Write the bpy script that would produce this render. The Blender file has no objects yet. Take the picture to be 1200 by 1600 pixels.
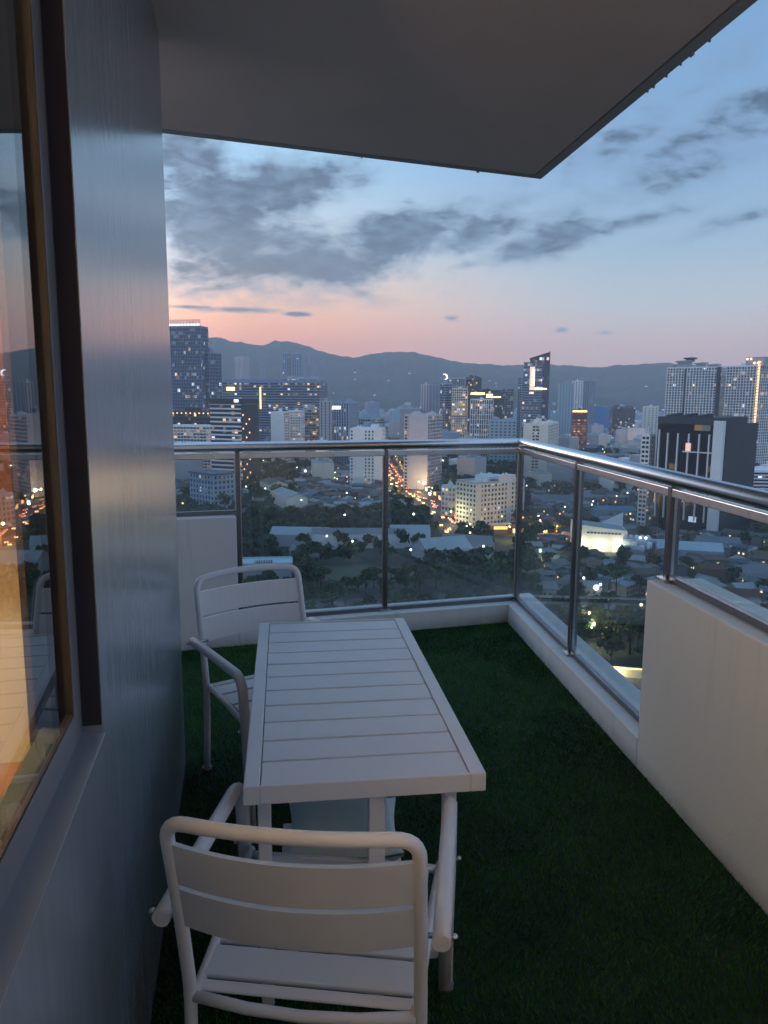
import bpy, math, random
import numpy as np
from mathutils import Vector, Matrix
R = math.radians
rnd = random.Random(7)
nrs = np.random.RandomState(11)
S = bpy.context.scene
COL = S.collection

# ------------------------------------------------------------------ camera
EYE = 1.7                       # eye height over the balcony floor
CITY = -86.0                    # street level
FPX = 1200.0
p_, r_ = R(8.9), R(0.3)
FW = Vector((0, math.cos(p_), -math.sin(p_)))
U0 = Vector((0, math.sin(p_), math.cos(p_)))
R0 = Vector((1, 0, 0))
RT = R0*math.cos(r_) + U0*math.sin(r_)
UP = -R0*math.sin(r_) + U0*math.cos(r_)
cam = bpy.data.objects.new('camera', bpy.data.cameras.new('camera'))
COL.objects.link(cam)
cam.matrix_world = Matrix(((RT.x, UP.x, -FW.x, 0), (RT.y, UP.y, -FW.y, 0), (RT.z, UP.z, -FW.z, EYE), (0, 0, 0, 1)))
cam.data.sensor_fit = 'VERTICAL'
cam.data.sensor_height = 36
cam.data.lens = 27
cam.data.clip_start = 0.02
cam.data.clip_end = 60000
S.camera = cam

def ray(x, y): return FW*FPX + RT*(x-600) - UP*(y-800)
def on_z(x, y, z=CITY):
    d = ray(x, y); t = (z-EYE)/d.z
    return Vector((d.x*t, d.y*t, z))
def on_y(x, y, Y):
    d = ray(x, y); t = Y/d.y
    return Vector((d.x*t, Y, EYE+d.z*t))
def azel(x, y):
    d = ray(x, y).normalized()
    return math.degrees(math.atan2(d.x, d.y)), math.degrees(math.asin(d.z))
def px_of(P):
    q = Vector(P)-Vector((0, 0, EYE)); k = q.dot(FW)
    return 600+FPX*q.dot(RT)/k, 800-FPX*q.dot(UP)/k

# ------------------------------------------------------------------ render and view
S.render.engine = 'CYCLES'
cy = S.cycles
cy.use_denoising = True
cy.denoiser = 'OPENIMAGEDENOISE'
cy.denoising_input_passes = 'RGB_ALBEDO_NORMAL'
cy.max_bounces = 8; cy.diffuse_bounces = 4; cy.glossy_bounces = 4; cy.transmission_bounces = 4
cy.transparent_max_bounces = 16; cy.volume_bounces = 1
cy.sample_clamp_indirect = 3.0
cy.caustics_reflective = False; cy.caustics_refractive = False
S.view_settings.view_transform = 'Standard'
S.view_settings.look = 'None'
S.view_settings.exposure = 1.35
S.view_settings.gamma = 1.0
S.view_settings.use_curve_mapping = False

# ------------------------------------------------------------------ node helper
class NG:
    def __init__(self, tree): self.t = tree; self.n = tree.nodes; self.l = tree.links
    def new(self, typ, **kw):
        n = self.n.new(typ)
        for k, v in kw.items(): setattr(n, k, v)
        return n
    def put(self, sock, v):
        if isinstance(v, bpy.types.NodeSocket): self.l.new(v, sock)
        elif isinstance(v, (tuple, list)) and sock.type == 'RGBA': sock.default_value = tuple(v)+((1,) if len(v) == 3 else ())
        else: sock.default_value = v
    def m(self, op, a, b=None, c=None, clamp=False):
        n = self.new('ShaderNodeMath', operation=op); n.use_clamp = clamp
        self.put(n.inputs[0], a)
        if b is not None: self.put(n.inputs[1], b)
        if c is not None: self.put(n.inputs[2], c)
        return n.outputs[0]
    def mix(self, f, a, b, blend='MIX'):
        n = self.new('ShaderNodeMix', data_type='RGBA', blend_type=blend)
        self.put(n.inputs[0], f); self.put(n.inputs[6], a); self.put(n.inputs[7], b)
        return n.outputs[2]
    def ramp(self, f, stops, interp='LINEAR'):
        n = self.new('ShaderNodeValToRGB'); n.color_ramp.interpolation = interp
        e = n.color_ramp.elements
        while len(e) < len(stops): e.new(0.5)
        for q, (pos, c) in zip(e, stops): q.position = pos; q.color = tuple(c)+((1,) if len(c) == 3 else ())
        self.put(n.inputs[0], f); return n.outputs[0]
    def sstep(self, x, a, b):
        n = self.new('ShaderNodeMapRange', interpolation_type='SMOOTHSTEP')
        self.put(n.inputs[0], x); self.put(n.inputs[1], a); self.put(n.inputs[2], b)
        return n.outputs[0]
    def noise(self, vec, scale, detail=4, rough=0.5, dist=0.0, dims='3D'):
        n = self.new('ShaderNodeTexNoise', noise_dimensions=dims)
        if vec is not None: self.put(n.inputs['Vector'], vec)
        self.put(n.inputs['Scale'], scale); self.put(n.inputs['Detail'], detail)
        self.put(n.inputs['Roughness'], rough); self.put(n.inputs['Distortion'], dist)
        return n.outputs[0]
def srgb(r, g, b):
    return tuple(((c/255/12.92) if c/255 <= .04045 else ((c/255+.055)/1.055)**2.4) for c in (r, g, b))

# ------------------------------------------------------------------ sky
W = bpy.data.worlds.new('World'); S.world = W; W.use_nodes = True
W.node_tree.nodes.clear()
g = NG(W.node_tree)
SUN_AZ, SUN_EL = -38.0, 4.0
tc = g.new('ShaderNodeTexCoord'); sp = g.new('ShaderNodeSeparateXYZ'); g.put(sp.inputs[0], tc.outputs['Generated'])
el = g.m('MULTIPLY', g.m('ARCSINE', sp.outputs[2]), 180/math.pi)
az = g.m('MULTIPLY', g.m('ARCTAN2', sp.outputs[0], sp.outputs[1]), 180/math.pi)
elf = g.m('DIVIDE', g.m('MAXIMUM', el, 0.0), 60.0, clamp=True)
dome_l = [(0, srgb(250,150,120)), (3.2/60, srgb(252,160,124)), (4.6/60, srgb(254,174,138)), (6.2/60, srgb(248,192,160)), (8/60, srgb(228,204,188)), (10/60, srgb(196,204,212)),
          (15/60, srgb(154,194,224)), (21/60, srgb(136,182,218)), (30/60, srgb(106,156,206)), (1, srgb(118,146,182))]
dome_r = [(0, srgb(188,160,164)), (3.0/60, srgb(210,178,174)), (6/60, srgb(176,184,194)), (9.5/60, srgb(144,172,196)),
          (15/60, srgb(120,156,194)), (22/60, srgb(108,148,190)), (30/60, srgb(98,136,180)), (1, srgb(116,142,178))]
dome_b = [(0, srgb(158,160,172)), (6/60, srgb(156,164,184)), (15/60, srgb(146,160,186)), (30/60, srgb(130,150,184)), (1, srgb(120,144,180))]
CL, CR, CB = g.ramp(elf, dome_l), g.ramp(elf, dome_r), g.ramp(elf, dome_b)
glowaz = g.m('ABSOLUTE', g.m('SUBTRACT', az, SUN_AZ))
daz = g.m('MAXIMUM', g.m('SUBTRACT', g.m('ABSOLUTE', g.m('SUBTRACT', az, -24.0)), 12.0), 0.0)
skyc = g.mix(g.sstep(daz, 0.0, 30.0), CL, CR)
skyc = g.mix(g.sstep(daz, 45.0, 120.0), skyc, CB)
# physical dusk sky underneath, weak
nish = g.new('ShaderNodeTexSky', sky_type='NISHITA'); nish.sun_disc = False
nish.sun_elevation = R(SUN_EL); nish.sun_rotation = R(SUN_AZ)
# cloud field: a turbulence over azimuth and elevation, gathered where the banks stand
cmb = g.new('ShaderNodeCombineXYZ')
g.put(cmb.inputs[0], g.m('MULTIPLY', az, 0.09)); g.put(cmb.inputs[1], g.m('MULTIPLY', el, 0.20)); g.put(cmb.inputs[2], 3.7)
n1 = g.noise(cmb.outputs[0], 1.35, 10, 0.60, 0.45)
n2 = g.noise(cmb.outputs[0], 6.0, 6, 0.62, 0.3)
n3 = g.noise(cmb.outputs[0], 0.42, 3, 0.5, 0.0)
banks = [(480,402,165,42,-2,1.0),(325,350,80,75,10,1.0),(385,395,110,46,0,.9),(630,366,120,34,5,1.0),(540,430,80,18,0,.6),(730,372,80,24,10,.9),
         (855,376,95,20,14,1.0),(990,345,70,13,10,.85),(290,250,60,50,0,.75),(440,285,90,40,10,.85),(560,285,40,22,0,.4),(740,412,50,9,6,.5),
         (1040,280,200,30,16,.52),(1150,200,180,40,18,.56),(960,225,150,26,25,.46),(1120,110,140,24,22,.42),(360,484,55,4.5,0,.62),(300,480,60,3,0,.5),(464,491,18,3,0,.55),(880,515,13,5,3,.6),
         (945,520,12,4,0,.4),(705,497,10,4,0,.35),(640,315,12,8,0,.55),(300,420,60,25,-5,.7),(1200,330,120,14,12,.35),(60,330,150,60,0,.8),(-250,300,200,60,0,.8)]
tot = None
for (bx, by, rx, ry, ang, wt) in banks:
    a0, e0 = azel(bx, by); sx, sy = rx*0.0445, ry*0.0455
    dx = g.m('SUBTRACT', az, a0); dy = g.m('SUBTRACT', el, e0)
    c, s = math.cos(R(ang)), math.sin(R(ang))
    u = g.m('ADD', g.m('MULTIPLY', dx, c/sx), g.m('MULTIPLY', dy, s/sx))
    v = g.m('ADD', g.m('MULTIPLY', dx, -s/sy), g.m('MULTIPLY', dy, c/sy))
    q = g.m('ADD', g.m('MULTIPLY', u, u), g.m('MULTIPLY', v, v))
    b = g.m('MULTIPLY', g.m('EXPONENT', g.m('MULTIPLY', q, -0.75)), wt)
    tot = b if tot is None else g.m('MAXIMUM', tot, b)
wide = g.m('MULTIPLY', g.sstep(g.m('ABSOLUTE', g.m('ADD', az, -2)), 30, 50), g.sstep(el, 6, 16))
high = g.sstep(el, 27, 40)
field = g.m('MAXIMUM', tot, g.m('MULTIPLY', g.m('MAXIMUM', wide, high), g.m('MULTIPLY', n3, 1.0)))
edge = g.m('ADD', g.m('MULTIPLY', field, 1.1), g.m('ADD', g.m('MULTIPLY', g.m('SUBTRACT', n1, .5), 1.9), g.m('MULTIPLY', g.m('SUBTRACT', n2, .5), 0.7)))
mask = g.m('MULTIPLY', g.sstep(edge, 0.40, 0.78), g.sstep(field, 0.03, 0.25))
thin = g.m('MULTIPLY', g.sstep(edge, 0.10, 0.55), g.sstep(field, 0.0, 0.2))
cloud = g.mix(g.sstep(g.m('ADD', n2, g.m('MULTIPLY', n1, .6)), .62, .98), srgb(108,140,172), srgb(66,94,126))
cloud = g.mix(g.m('MULTIPLY', g.sstep(el, 12.5, 7.0), g.sstep(daz, 24.0, 0.0)), cloud, srgb(96,112,138))
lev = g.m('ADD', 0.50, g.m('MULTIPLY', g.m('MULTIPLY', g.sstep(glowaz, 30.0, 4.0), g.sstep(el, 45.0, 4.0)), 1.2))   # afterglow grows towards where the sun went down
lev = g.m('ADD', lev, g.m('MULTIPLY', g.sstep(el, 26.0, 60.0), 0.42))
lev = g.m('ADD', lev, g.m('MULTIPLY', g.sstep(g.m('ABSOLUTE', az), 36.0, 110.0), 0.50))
def scaled(c, f):
    n = g.new('ShaderNodeVectorMath', operation='SCALE'); g.put(n.inputs[0], c); g.put(n.inputs['Scale'], f); return n.outputs[0]
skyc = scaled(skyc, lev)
clev = g.m('ADD', 0.40, g.m('MULTIPLY', g.m('SUBTRACT', lev, 0.50), 0.35))
skyc = g.mix(g.m('MULTIPLY', thin, 0.6), skyc, scaled(srgb(122,154,188), clev))
skyc = g.mix(g.m('MULTIPLY', mask, 0.96), skyc, scaled(cloud, clev))
# below the horizon: dim earth tone
skyc = g.mix(g.sstep(el, 0.0, -3.0), skyc, srgb(52,58,68))
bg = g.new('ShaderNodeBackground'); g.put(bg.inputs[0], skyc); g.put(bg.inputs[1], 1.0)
bg2 = g.new('ShaderNodeBackground'); g.put(bg2.inputs[0], nish.outputs[0]); g.put(bg2.inputs[1], 0.008)
sh = g.new('ShaderNodeAddShader'); g.l.new(bg.outputs[0], sh.inputs[0]); g.l.new(bg2.outputs[0], sh.inputs[1])
wo = g.new('ShaderNodeOutputWorld'); g.l.new(sh.outputs[0], wo.inputs[0])
W.cycles.sampling_method = 'MANUAL'; W.cycles.sample_map_resolution = 512

sun = bpy.data.objects.new('sun', bpy.data.lights.new('sun', 'SUN')); COL.objects.link(sun)
sun.data.energy = 0.35; sun.data.angle = R(24); sun.data.color = (1, .74, .6)
sd = Vector((math.sin(R(SUN_AZ))*math.cos(R(SUN_EL+2)), math.cos(R(SUN_AZ))*math.cos(R(SUN_EL+2)), math.sin(R(SUN_EL+2))))
sun.rotation_euler = (-sd).to_track_quat('-Z', 'Y').to_euler()

# ------------------------------------------------------------------ tagging
def tag(o, label=None, cat=None, group=None, kind=None):
    if label: o['label'] = label
    if cat: o['category'] = cat
    if group: o['group'] = group
    if kind: o['kind'] = kind
    return o
def empty(name, loc=(0, 0, 0), rz=0.0, label=None, cat=None, group=None):
    o = bpy.data.objects.new(name, None); COL.objects.link(o)
    o.location = loc; o.rotation_euler = (0, 0, rz); o.empty_display_size = .1
    return tag(o, label, cat, group)
def kids(o, table={}): return o.children
def copy_tree(root, ch, loc, rz, label=None, group=None, scale=None):
    r = root.copy(); COL.objects.link(r); r.location = loc; r.rotation_euler = (0, 0, rz)
    if scale: r.scale = scale
    if label: r['label'] = label
    if group: r['group'] = group
    for c in ch:
        d = c.copy(); COL.objects.link(d); d.parent = r
    return r

class MB:
    def __init__(self): self.v = []; self.f = []; self.m = []; self.s = []
    def quad(self, a, b, c, d, m=0, smooth=False):
        n = len(self.v); self.v += [a, b, c, d]; self.f.append((n, n+1, n+2, n+3)); self.m.append(m); self.s.append(smooth)
    def poly(self, pts, m=0):
        n = len(self.v); self.v += list(pts); self.f.append(tuple(range(n, n+len(pts)))); self.m.append(m); self.s.append(False)
    def prism(self, pts, z0, z1, m=0):          # pts counter-clockwise xy
        k = len(pts); n = len(self.v)
        zz0 = z0 if isinstance(z0, (list, tuple)) else [z0]*k
        zz1 = z1 if isinstance(z1, (list, tuple)) else [z1]*k
        self.v += [(x, y, z) for (x, y), z in zip(pts, zz0)] + [(x, y, z) for (x, y), z in zip(pts, zz1)]
        self.f.append(tuple(n+i for i in reversed(range(k)))); self.f.append(tuple(n+k+i for i in range(k)))
        for i in range(k):
            j = (i+1) % k; self.f.append((n+i, n+j, n+k+j, n+k+i))
        self.m += [m]*(k+2); self.s += [False]*(k+2)
    def box(self, x0, x1, y0, y1, z0, z1, m=0):
        self.prism([(x0, y0), (x1, y0), (x1, y1), (x0, y1)], z0, z1, m)
    def obox(self, cx, cy, z0, z1, sx, sy, yaw=0, m=0):
        c, s = math.cos(yaw), math.sin(yaw)
        self.prism([(cx+u*c-w*s, cy+u*s+w*c) for u, w in ((-sx/2, -sy/2), (sx/2, -sy/2), (sx/2, sy/2), (-sx/2, sy/2))], z0, z1, m)
    def tube(self, pts, r, n=12, m=0, cap=True, flat=1.0):
        P = [Vector(p) for p in pts]
        T = [(P[min(i+1, len(P)-1)]-P[max(i-1, 0)]).normalized() for i in range(len(P))]
        up = Vector((0, 0, 1)) if abs(T[0].z) < .9 else Vector((0, 1, 0))
        N = (up-T[0]*up.dot(T[0])).normalized(); base = len(self.v)
        for i, (p, t) in enumerate(zip(P, T)):
            N = (N-t*N.dot(t)).normalized(); B = t.cross(N)
            rr = r[i] if isinstance(r, (list, tuple)) else r
            for k in range(n):
                a = 2*math.pi*k/n; self.v.append(tuple(p+N*math.cos(a)*rr*flat+B*math.sin(a)*rr))
        for i in range(len(P)-1):
            for k in range(n):
                a, b = base+i*n+k, base+i*n+(k+1) % n
                self.f.append((a, b, b+n, a+n)); self.m.append(m); self.s.append(True)
        if cap:
            self.f.append(tuple(base+k for k in reversed(range(n)))); self.m.append(m); self.s.append(False)
            e = base+(len(P)-1)*n
            self.f.append(tuple(e+k for k in range(n))); self.m.append(m); self.s.append(False)
    def sphere(self, c, r, m=0, n=8, k=5):
        base = len(self.v); c = Vector(c)
        for i in range(k+1):
            th = math.pi*i/k
            for j in range(n):
                a = 2*math.pi*j/n
                self.v.append((c.x+r*math.sin(th)*math.cos(a), c.y+r*math.sin(th)*math.sin(a), c.z+r*math.cos(th)))
        for i in range(k):
            for j in range(n):
                a, b = base+i*n+j, base+i*n+(j+1) % n
                self.f.append((a, a+n, b+n, b)); self.m.append(m); self.s.append(True)
    def mesh(self, name, mats):
        me = bpy.data.meshes.new(name); me.from_pydata([tuple(q) for q in self.v], [], self.f)
        for q in mats if isinstance(mats, (list, tuple)) else [mats]: me.materials.append(q)
        me.polygons.foreach_set('material_index', self.m); me.polygons.foreach_set('use_smooth', self.s)
        me.update(); return me
    def build(self, name, mats, parent=None, loc=None, rz=None, bevel=0):
        o = bpy.data.objects.new(name, self.mesh(name, mats)); COL.objects.link(o)
        if parent: o.parent = parent
        if loc is not None: o.location = loc
        if rz is not None: o.rotation_euler = (0, 0, rz)
        if bevel:
            b = o.modifiers.new('bevel', 'BEVEL'); b.width = bevel; b.segments = 2; b.limit_method = 'ANGLE'
        return o
def fillet(pts, rad, n=6):
    P = [Vector(p) for p in pts]; out = [P[0]]
    for i in range(1, len(P)-1):
        r = rad[i] if isinstance(rad, (list, tuple)) else rad
        a, b = (P[i-1]-P[i]), (P[i+1]-P[i]); k = min(r, a.length*.49, b.length*.49)
        s, e = P[i]+a.normalized()*k, P[i]+b.normalized()*k
        for j in range(n+1):
            t = j/n; out.append(s*(1-t)**2+P[i]*2*t*(1-t)+e*t*t)
    return out+[P[-1]]

# ------------------------------------------------------------------ materials
MATS = {}
def mat(name, color=(.5,.5,.5), rough=.6, metal=0.0, noise=0.0, scale=1.0, bump=0.0, bscale=40, emit=None, estr=0, rvar=0.0, objvar=0.0, spec=.5, coord='Object'):
    if name in MATS: return MATS[name]
    m = bpy.data.materials.new(name); m.use_nodes = True; m.node_tree.nodes.clear(); g = NG(m.node_tree)
    b = g.new('ShaderNodeBsdfPrincipled'); o = g.new('ShaderNodeOutputMaterial'); g.l.new(b.outputs[0], o.inputs[0])
    tc = g.new('ShaderNodeTexCoord'); v = tc.outputs[coord]
    c = tuple(color)
    if noise:
        n = g.noise(v, scale, 5, .6)
        f = g.m('ADD', g.m('MULTIPLY', g.m('SUBTRACT', n, .5), noise*2.2), 1.0)
        vm = g.new('ShaderNodeVectorMath', operation='SCALE'); g.put(vm.inputs[0], c); g.put(vm.inputs['Scale'], f); c = vm.outputs[0]
    if objvar:
        oi = g.new('ShaderNodeObjectInfo'); hs = g.new('ShaderNodeHueSaturation')
        g.put(hs.inputs['Value'], g.m('ADD', g.m('MULTIPLY', oi.outputs['Random'], objvar*2), 1-objvar))
        g.put(hs.inputs['Hue'], g.m('ADD', g.m('MULTIPLY', oi.outputs['Random'], .04*objvar), .5-.02*objvar))
        g.put(hs.inputs['Color'], c); c = hs.outputs[0]
    g.put(b.inputs['Base Color'], c); g.put(b.inputs['Metallic'], metal); g.put(b.inputs['Specular IOR Level'], spec)
    if rvar: g.put(b.inputs['Roughness'], g.m('ADD', g.m('MULTIPLY', g.noise(v, scale*3, 4, .6), rvar), rough-rvar/2))
    else: g.put(b.inputs['Roughness'], rough)
    if bump:
        bp = g.new('ShaderNodeBump'); g.put(bp.inputs['Strength'], bump); g.put(bp.inputs['Distance'], .01)
        g.put(bp.inputs['Height'], g.noise(v, bscale, 5, .6)); g.l.new(bp.outputs[0], b.inputs['Normal'])
    if emit: g.put(b.inputs['Emission Color'], emit); g.put(b.inputs['Emission Strength'], estr)
    MATS[name] = m; return m
def glow(name, color, strength):
    if name in MATS: return MATS[name]
    m = mat(name, (.8,.8,.8), .5, emit=color, estr=strength*.62); m.cycles.emission_sampling = 'NONE'; return m
def facade_glass(name, tint, lit=.12, cell=(3.4, 3.3), warm=.6, rough=.15, strength=1.0, metal=0.0, litcol=None):
    if name in MATS: return MATS[name]
    m = bpy.data.materials.new(name); m.use_nodes = True; m.node_tree.nodes.clear(); g = NG(m.node_tree)
    b = g.new('ShaderNodeBsdfPrincipled'); o = g.new('ShaderNodeOutputMaterial'); g.l.new(b.outputs[0], o.inputs[0])
    tc = g.new('ShaderNodeTexCoord'); s = g.new('ShaderNodeSeparateXYZ'); g.put(s.inputs[0], tc.outputs['Object'])
    oi = g.new('ShaderNodeObjectInfo')
    cx = g.m('FLOOR', g.m('DIVIDE', g.m('ADD', s.outputs[0], .37), cell[0])); cyy = g.m('FLOOR', g.m('DIVIDE', g.m('ADD', s.outputs[1], .41), cell[0]))
    cz = g.m('FLOOR', g.m('DIVIDE', s.outputs[2], cell[1]))
    cb = g.new('ShaderNodeCombineXYZ'); g.put(cb.inputs[0], cx); g.put(cb.inputs[1], cyy); g.put(cb.inputs[2], cz)
    wn = g.new('ShaderNodeTexWhiteNoise', noise_dimensions='4D'); g.put(wn.inputs['Vector'], cb.outputs[0]); g.put(wn.inputs['W'], oi.outputs['Random'])
    wn2 = g.new('ShaderNodeTexWhiteNoise', noise_dimensions='4D'); g.put(wn2.inputs['Vector'], cb.outputs[0]); g.put(wn2.inputs['W'], g.m('ADD', oi.outputs['Random'], 5.3))
    wn3 = g.new('ShaderNodeTexWhiteNoise', noise_dimensions='4D'); g.put(wn3.inputs['Vector'], cb.outputs[0]); g.put(wn3.inputs['W'], g.m('ADD', oi.outputs['Random'], 9.1))
    # lit rooms gather on some floors
    wz = g.new('ShaderNodeTexWhiteNoise', noise_dimensions='2D')
    cb2 = g.new('ShaderNodeCombineXYZ'); g.put(cb2.inputs[0], cz); g.put(cb2.inputs[1], g.m('MULTIPLY', oi.outputs['Random'], 99)); g.put(wz.inputs['Vector'], cb2.outputs[0])
    thr = g.m('MULTIPLY', g.m('POWER', wz.outputs[0], 2.0), lit*6.0)
    on = g.m('LESS_THAN', wn.outputs[0], thr)
    warmc = litcol or srgb(255, 205, 140); 
    col = g.mix(g.m('LESS_THAN', wn2.outputs[0], warm), srgb(215, 230, 255), warmc)
    base = g.mix(g.m('MULTIPLY', wn2.outputs[0], .6), tint, tuple(t*.5 for t in tint))
    g.put(b.inputs['Base Color'], base); g.put(b.inputs['Roughness'], rough); g.put(b.inputs['Metallic'], metal)
    g.put(b.inputs['Emission Color'], col); g.put(b.inputs['Emission Strength'], g.m('MULTIPLY', g.m('MULTIPLY', on, strength), g.m('ADD', .05, g.m('MULTIPLY', g.m('POWER', wn3.outputs[0], 5.0), .62))))
    m.cycles.emission_sampling = 'NONE'
    MATS[name] = m; return m

WHITE = mat('white_powder_coat', (.80,.79,.80), .42, noise=.05, scale=6, bump=.05, bscale=300, rvar=.1)
PLASTER = mat('cream_plaster', (.82,.78,.70), .8, noise=.05, scale=1.3, bump=.12, bscale=60)
PLASTER_W = mat('white_plaster', (.80,.80,.81), .75, noise=.04, scale=1.5, bump=.1, bscale=60)
KERBTOP = mat('kerb_paint', (.80,.81,.82), .55, noise=.06, scale=3, bump=.1, bscale=50)
def plaster(name, color, top):
    m = bpy.data.materials.new(name); m.use_nodes = True; m.node_tree.nodes.clear(); g = NG(m.node_tree)
    b = g.new('ShaderNodeBsdfPrincipled'); o = g.new('ShaderNodeOutputMaterial'); g.l.new(b.outputs[0], o.inputs[0])
    tc = g.new('ShaderNodeTexCoord'); mp = g.new('ShaderNodeMapping'); g.put(mp.inputs[0], tc.outputs['Object']); mp.inputs['Scale'].default_value = (9, 9, .8)
    sp = g.new('ShaderNodeSeparateXYZ'); g.put(sp.inputs[0], tc.outputs['Object'])
    streak = g.m('MULTIPLY', g.sstep(g.noise(mp.outputs[0], 1.6, 5, .65), .52, .78), g.sstep(sp.outputs[2], top-.75, top))
    patch = g.noise(tc.outputs['Object'], 1.4, 5, .6); grime = g.m('MULTIPLY', g.sstep(sp.outputs[2], .10, .0), g.noise(tc.outputs['Object'], 9, 4, .6))
    c = g.mix(g.m('MULTIPLY', patch, .35), color, tuple(q*.82 for q in color))
    c = g.mix(g.m('MULTIPLY', streak, .2), c, tuple(q*.42 for q in color)); c = g.mix(g.m('MULTIPLY', grime, .75), c, (.12, .13, .09))
    g.put(b.inputs['Base Color'], c); g.put(b.inputs['Roughness'], .8)
    bp = g.new('ShaderNodeBump'); g.put(bp.inputs['Strength'], .14); g.put(bp.inputs['Distance'], .006)
    g.put(bp.inputs['Height'], g.m('ADD', g.noise(tc.outputs['Object'], 70, 4, .6), g.m('MULTIPLY', g.noise(tc.outputs['Object'], 4, 4, .6), 1.5))); g.l.new(bp.outputs[0], b.inputs['Normal'])
    return m
PLASTER = plaster('cream_plaster_wall', (.90,.88,.80), .885); PLASTER_W = plaster('white_plaster_wall', (.82,.82,.83), .885); KERBTOP = plaster('kerb_plaster', (.89,.89,.87), .14)
CEIL = mat('ceiling_paint', (.92,.78,.75), .9, noise=.10, scale=1.3, bump=.08, bscale=30)
STEEL = mat('brushed_steel', (.70,.70,.71), .30, metal=1.0, noise=.06, scale=8, rvar=.15)
STEELD = mat('dark_steel', (.22,.22,.235), .35, metal=1.0, noise=.08, scale=8, rvar=.15)
SEAL = mat('black_sealant', (.02,.02,.022), .6)
CONC = mat('concrete_screed', (.25,.25,.25), .9, noise=.15, scale=2)
FRAME = mat('grey_window_frame', (.20,.205,.225), .38, noise=.04, scale=4)
FRAMED = mat('dark_window_jamb', (.03,.028,.040), .8, noise=.05, scale=4)
BOLT = mat('bolt_metal', (.6,.6,.6), .25, metal=1.0)

def panel_material():                      # glossy painted cladding, faint vertical brush marks
    m = bpy.data.materials.new('glossy_wall_panel'); m.use_nodes = True; m.node_tree.nodes.clear(); g = NG(m.node_tree)
    b = g.new('ShaderNodeBsdfPrincipled'); o = g.new('ShaderNodeOutputMaterial'); g.l.new(b.outputs[0], o.inputs[0])
    tc = g.new('ShaderNodeTexCoord'); mp = g.new('ShaderNodeMapping'); g.put(mp.inputs[0], tc.outputs['Object'])
    mp.inputs['Scale'].default_value = (14, 14, .7)
    n = g.noise(mp.outputs[0], 2.0, 5, .6)
    n2 = g.noise(tc.outputs['Object'], 1.2, 3, .5)
    g.put(b.inputs['Base Color'], g.mix(n, (.30,.35,.41), (.41,.46,.52)))
    g.put(b.inputs['Roughness'], g.m('ADD', .17, g.m('MULTIPLY', n, .12)))
    g.put(b.inputs['Specular IOR Level'], .85)
    g.put(b.inputs['Metallic'], .35)
    bp = g.new('ShaderNodeBump'); g.put(bp.inputs['Strength'], .22); g.put(bp.inputs['Distance'], .004)
    g.put(bp.inputs['Height'], g.m('ADD', n, g.m('MULTIPLY', n2, .15))); g.l.new(bp.outputs[0], b.inputs['Normal'])
    return m
PANEL = panel_material()
def glass_material(name, tint, dirt=.0, zlow=None, ior=1.5):
    m = bpy.data.materials.new(name); m.use_nodes = True; m.node_tree.nodes.clear(); g = NG(m.node_tree)
    o = g.new('ShaderNodeOutputMaterial'); t = g.new('ShaderNodeBsdfTransparent'); g.put(t.inputs[0], tint)
    gl = g.new('ShaderNodeBsdfGlossy'); g.put(gl.inputs['Roughness'], .01); g.put(gl.inputs[0], (1,1,1))
    fr = g.new('ShaderNodeFresnel'); ge = g.new('ShaderNodeNewGeometry'); g.put(fr.inputs[0], g.m('ADD', ior, g.m('MULTIPLY', ge.outputs['Backfacing'], 1/ior-ior)))
    mx = g.new('ShaderNodeMixShader'); g.l.new(fr.outputs[0], mx.inputs[0]); g.l.new(t.outputs[0], mx.inputs[1]); g.l.new(gl.outputs[0], mx.inputs[2])
    out = mx
    if dirt:
        tc = g.new('ShaderNodeTexCoord'); d = g.new('ShaderNodeBsdfDiffuse'); g.put(d.inputs[0], (.6,.64,.68))
        s = g.new('ShaderNodeSeparateXYZ'); g.put(s.inputs[0], tc.outputs['Object'])
        f = g.m('MULTIPLY', g.sstep(g.noise(tc.outputs['Object'], 3.0, 5, .6), .42, .8), dirt)
        if zlow is not None: f = g.m('ADD', g.m('MULTIPLY', f, .5), g.m('MULTIPLY', g.m('MULTIPLY', g.sstep(s.outputs[2], zlow+.32, zlow-.05), g.noise(tc.outputs['Object'], 5.0, 4, .6)), dirt*3.0))
        m2 = g.new('ShaderNodeMixShader'); g.put(m2.inputs[0], f); g.l.new(mx.outputs[0], m2.inputs[1]); g.l.new(d.outputs[0], m2.inputs[2]); out = m2
    g.l.new(out.outputs[0], o.inputs[0]); return m
GLASS = glass_material('railing_glass', (.86,.90,.91), dirt=.10, zlow=.14)
PANE = glass_material('window_glass', (.86,.86,.84), dirt=.02)

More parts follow.
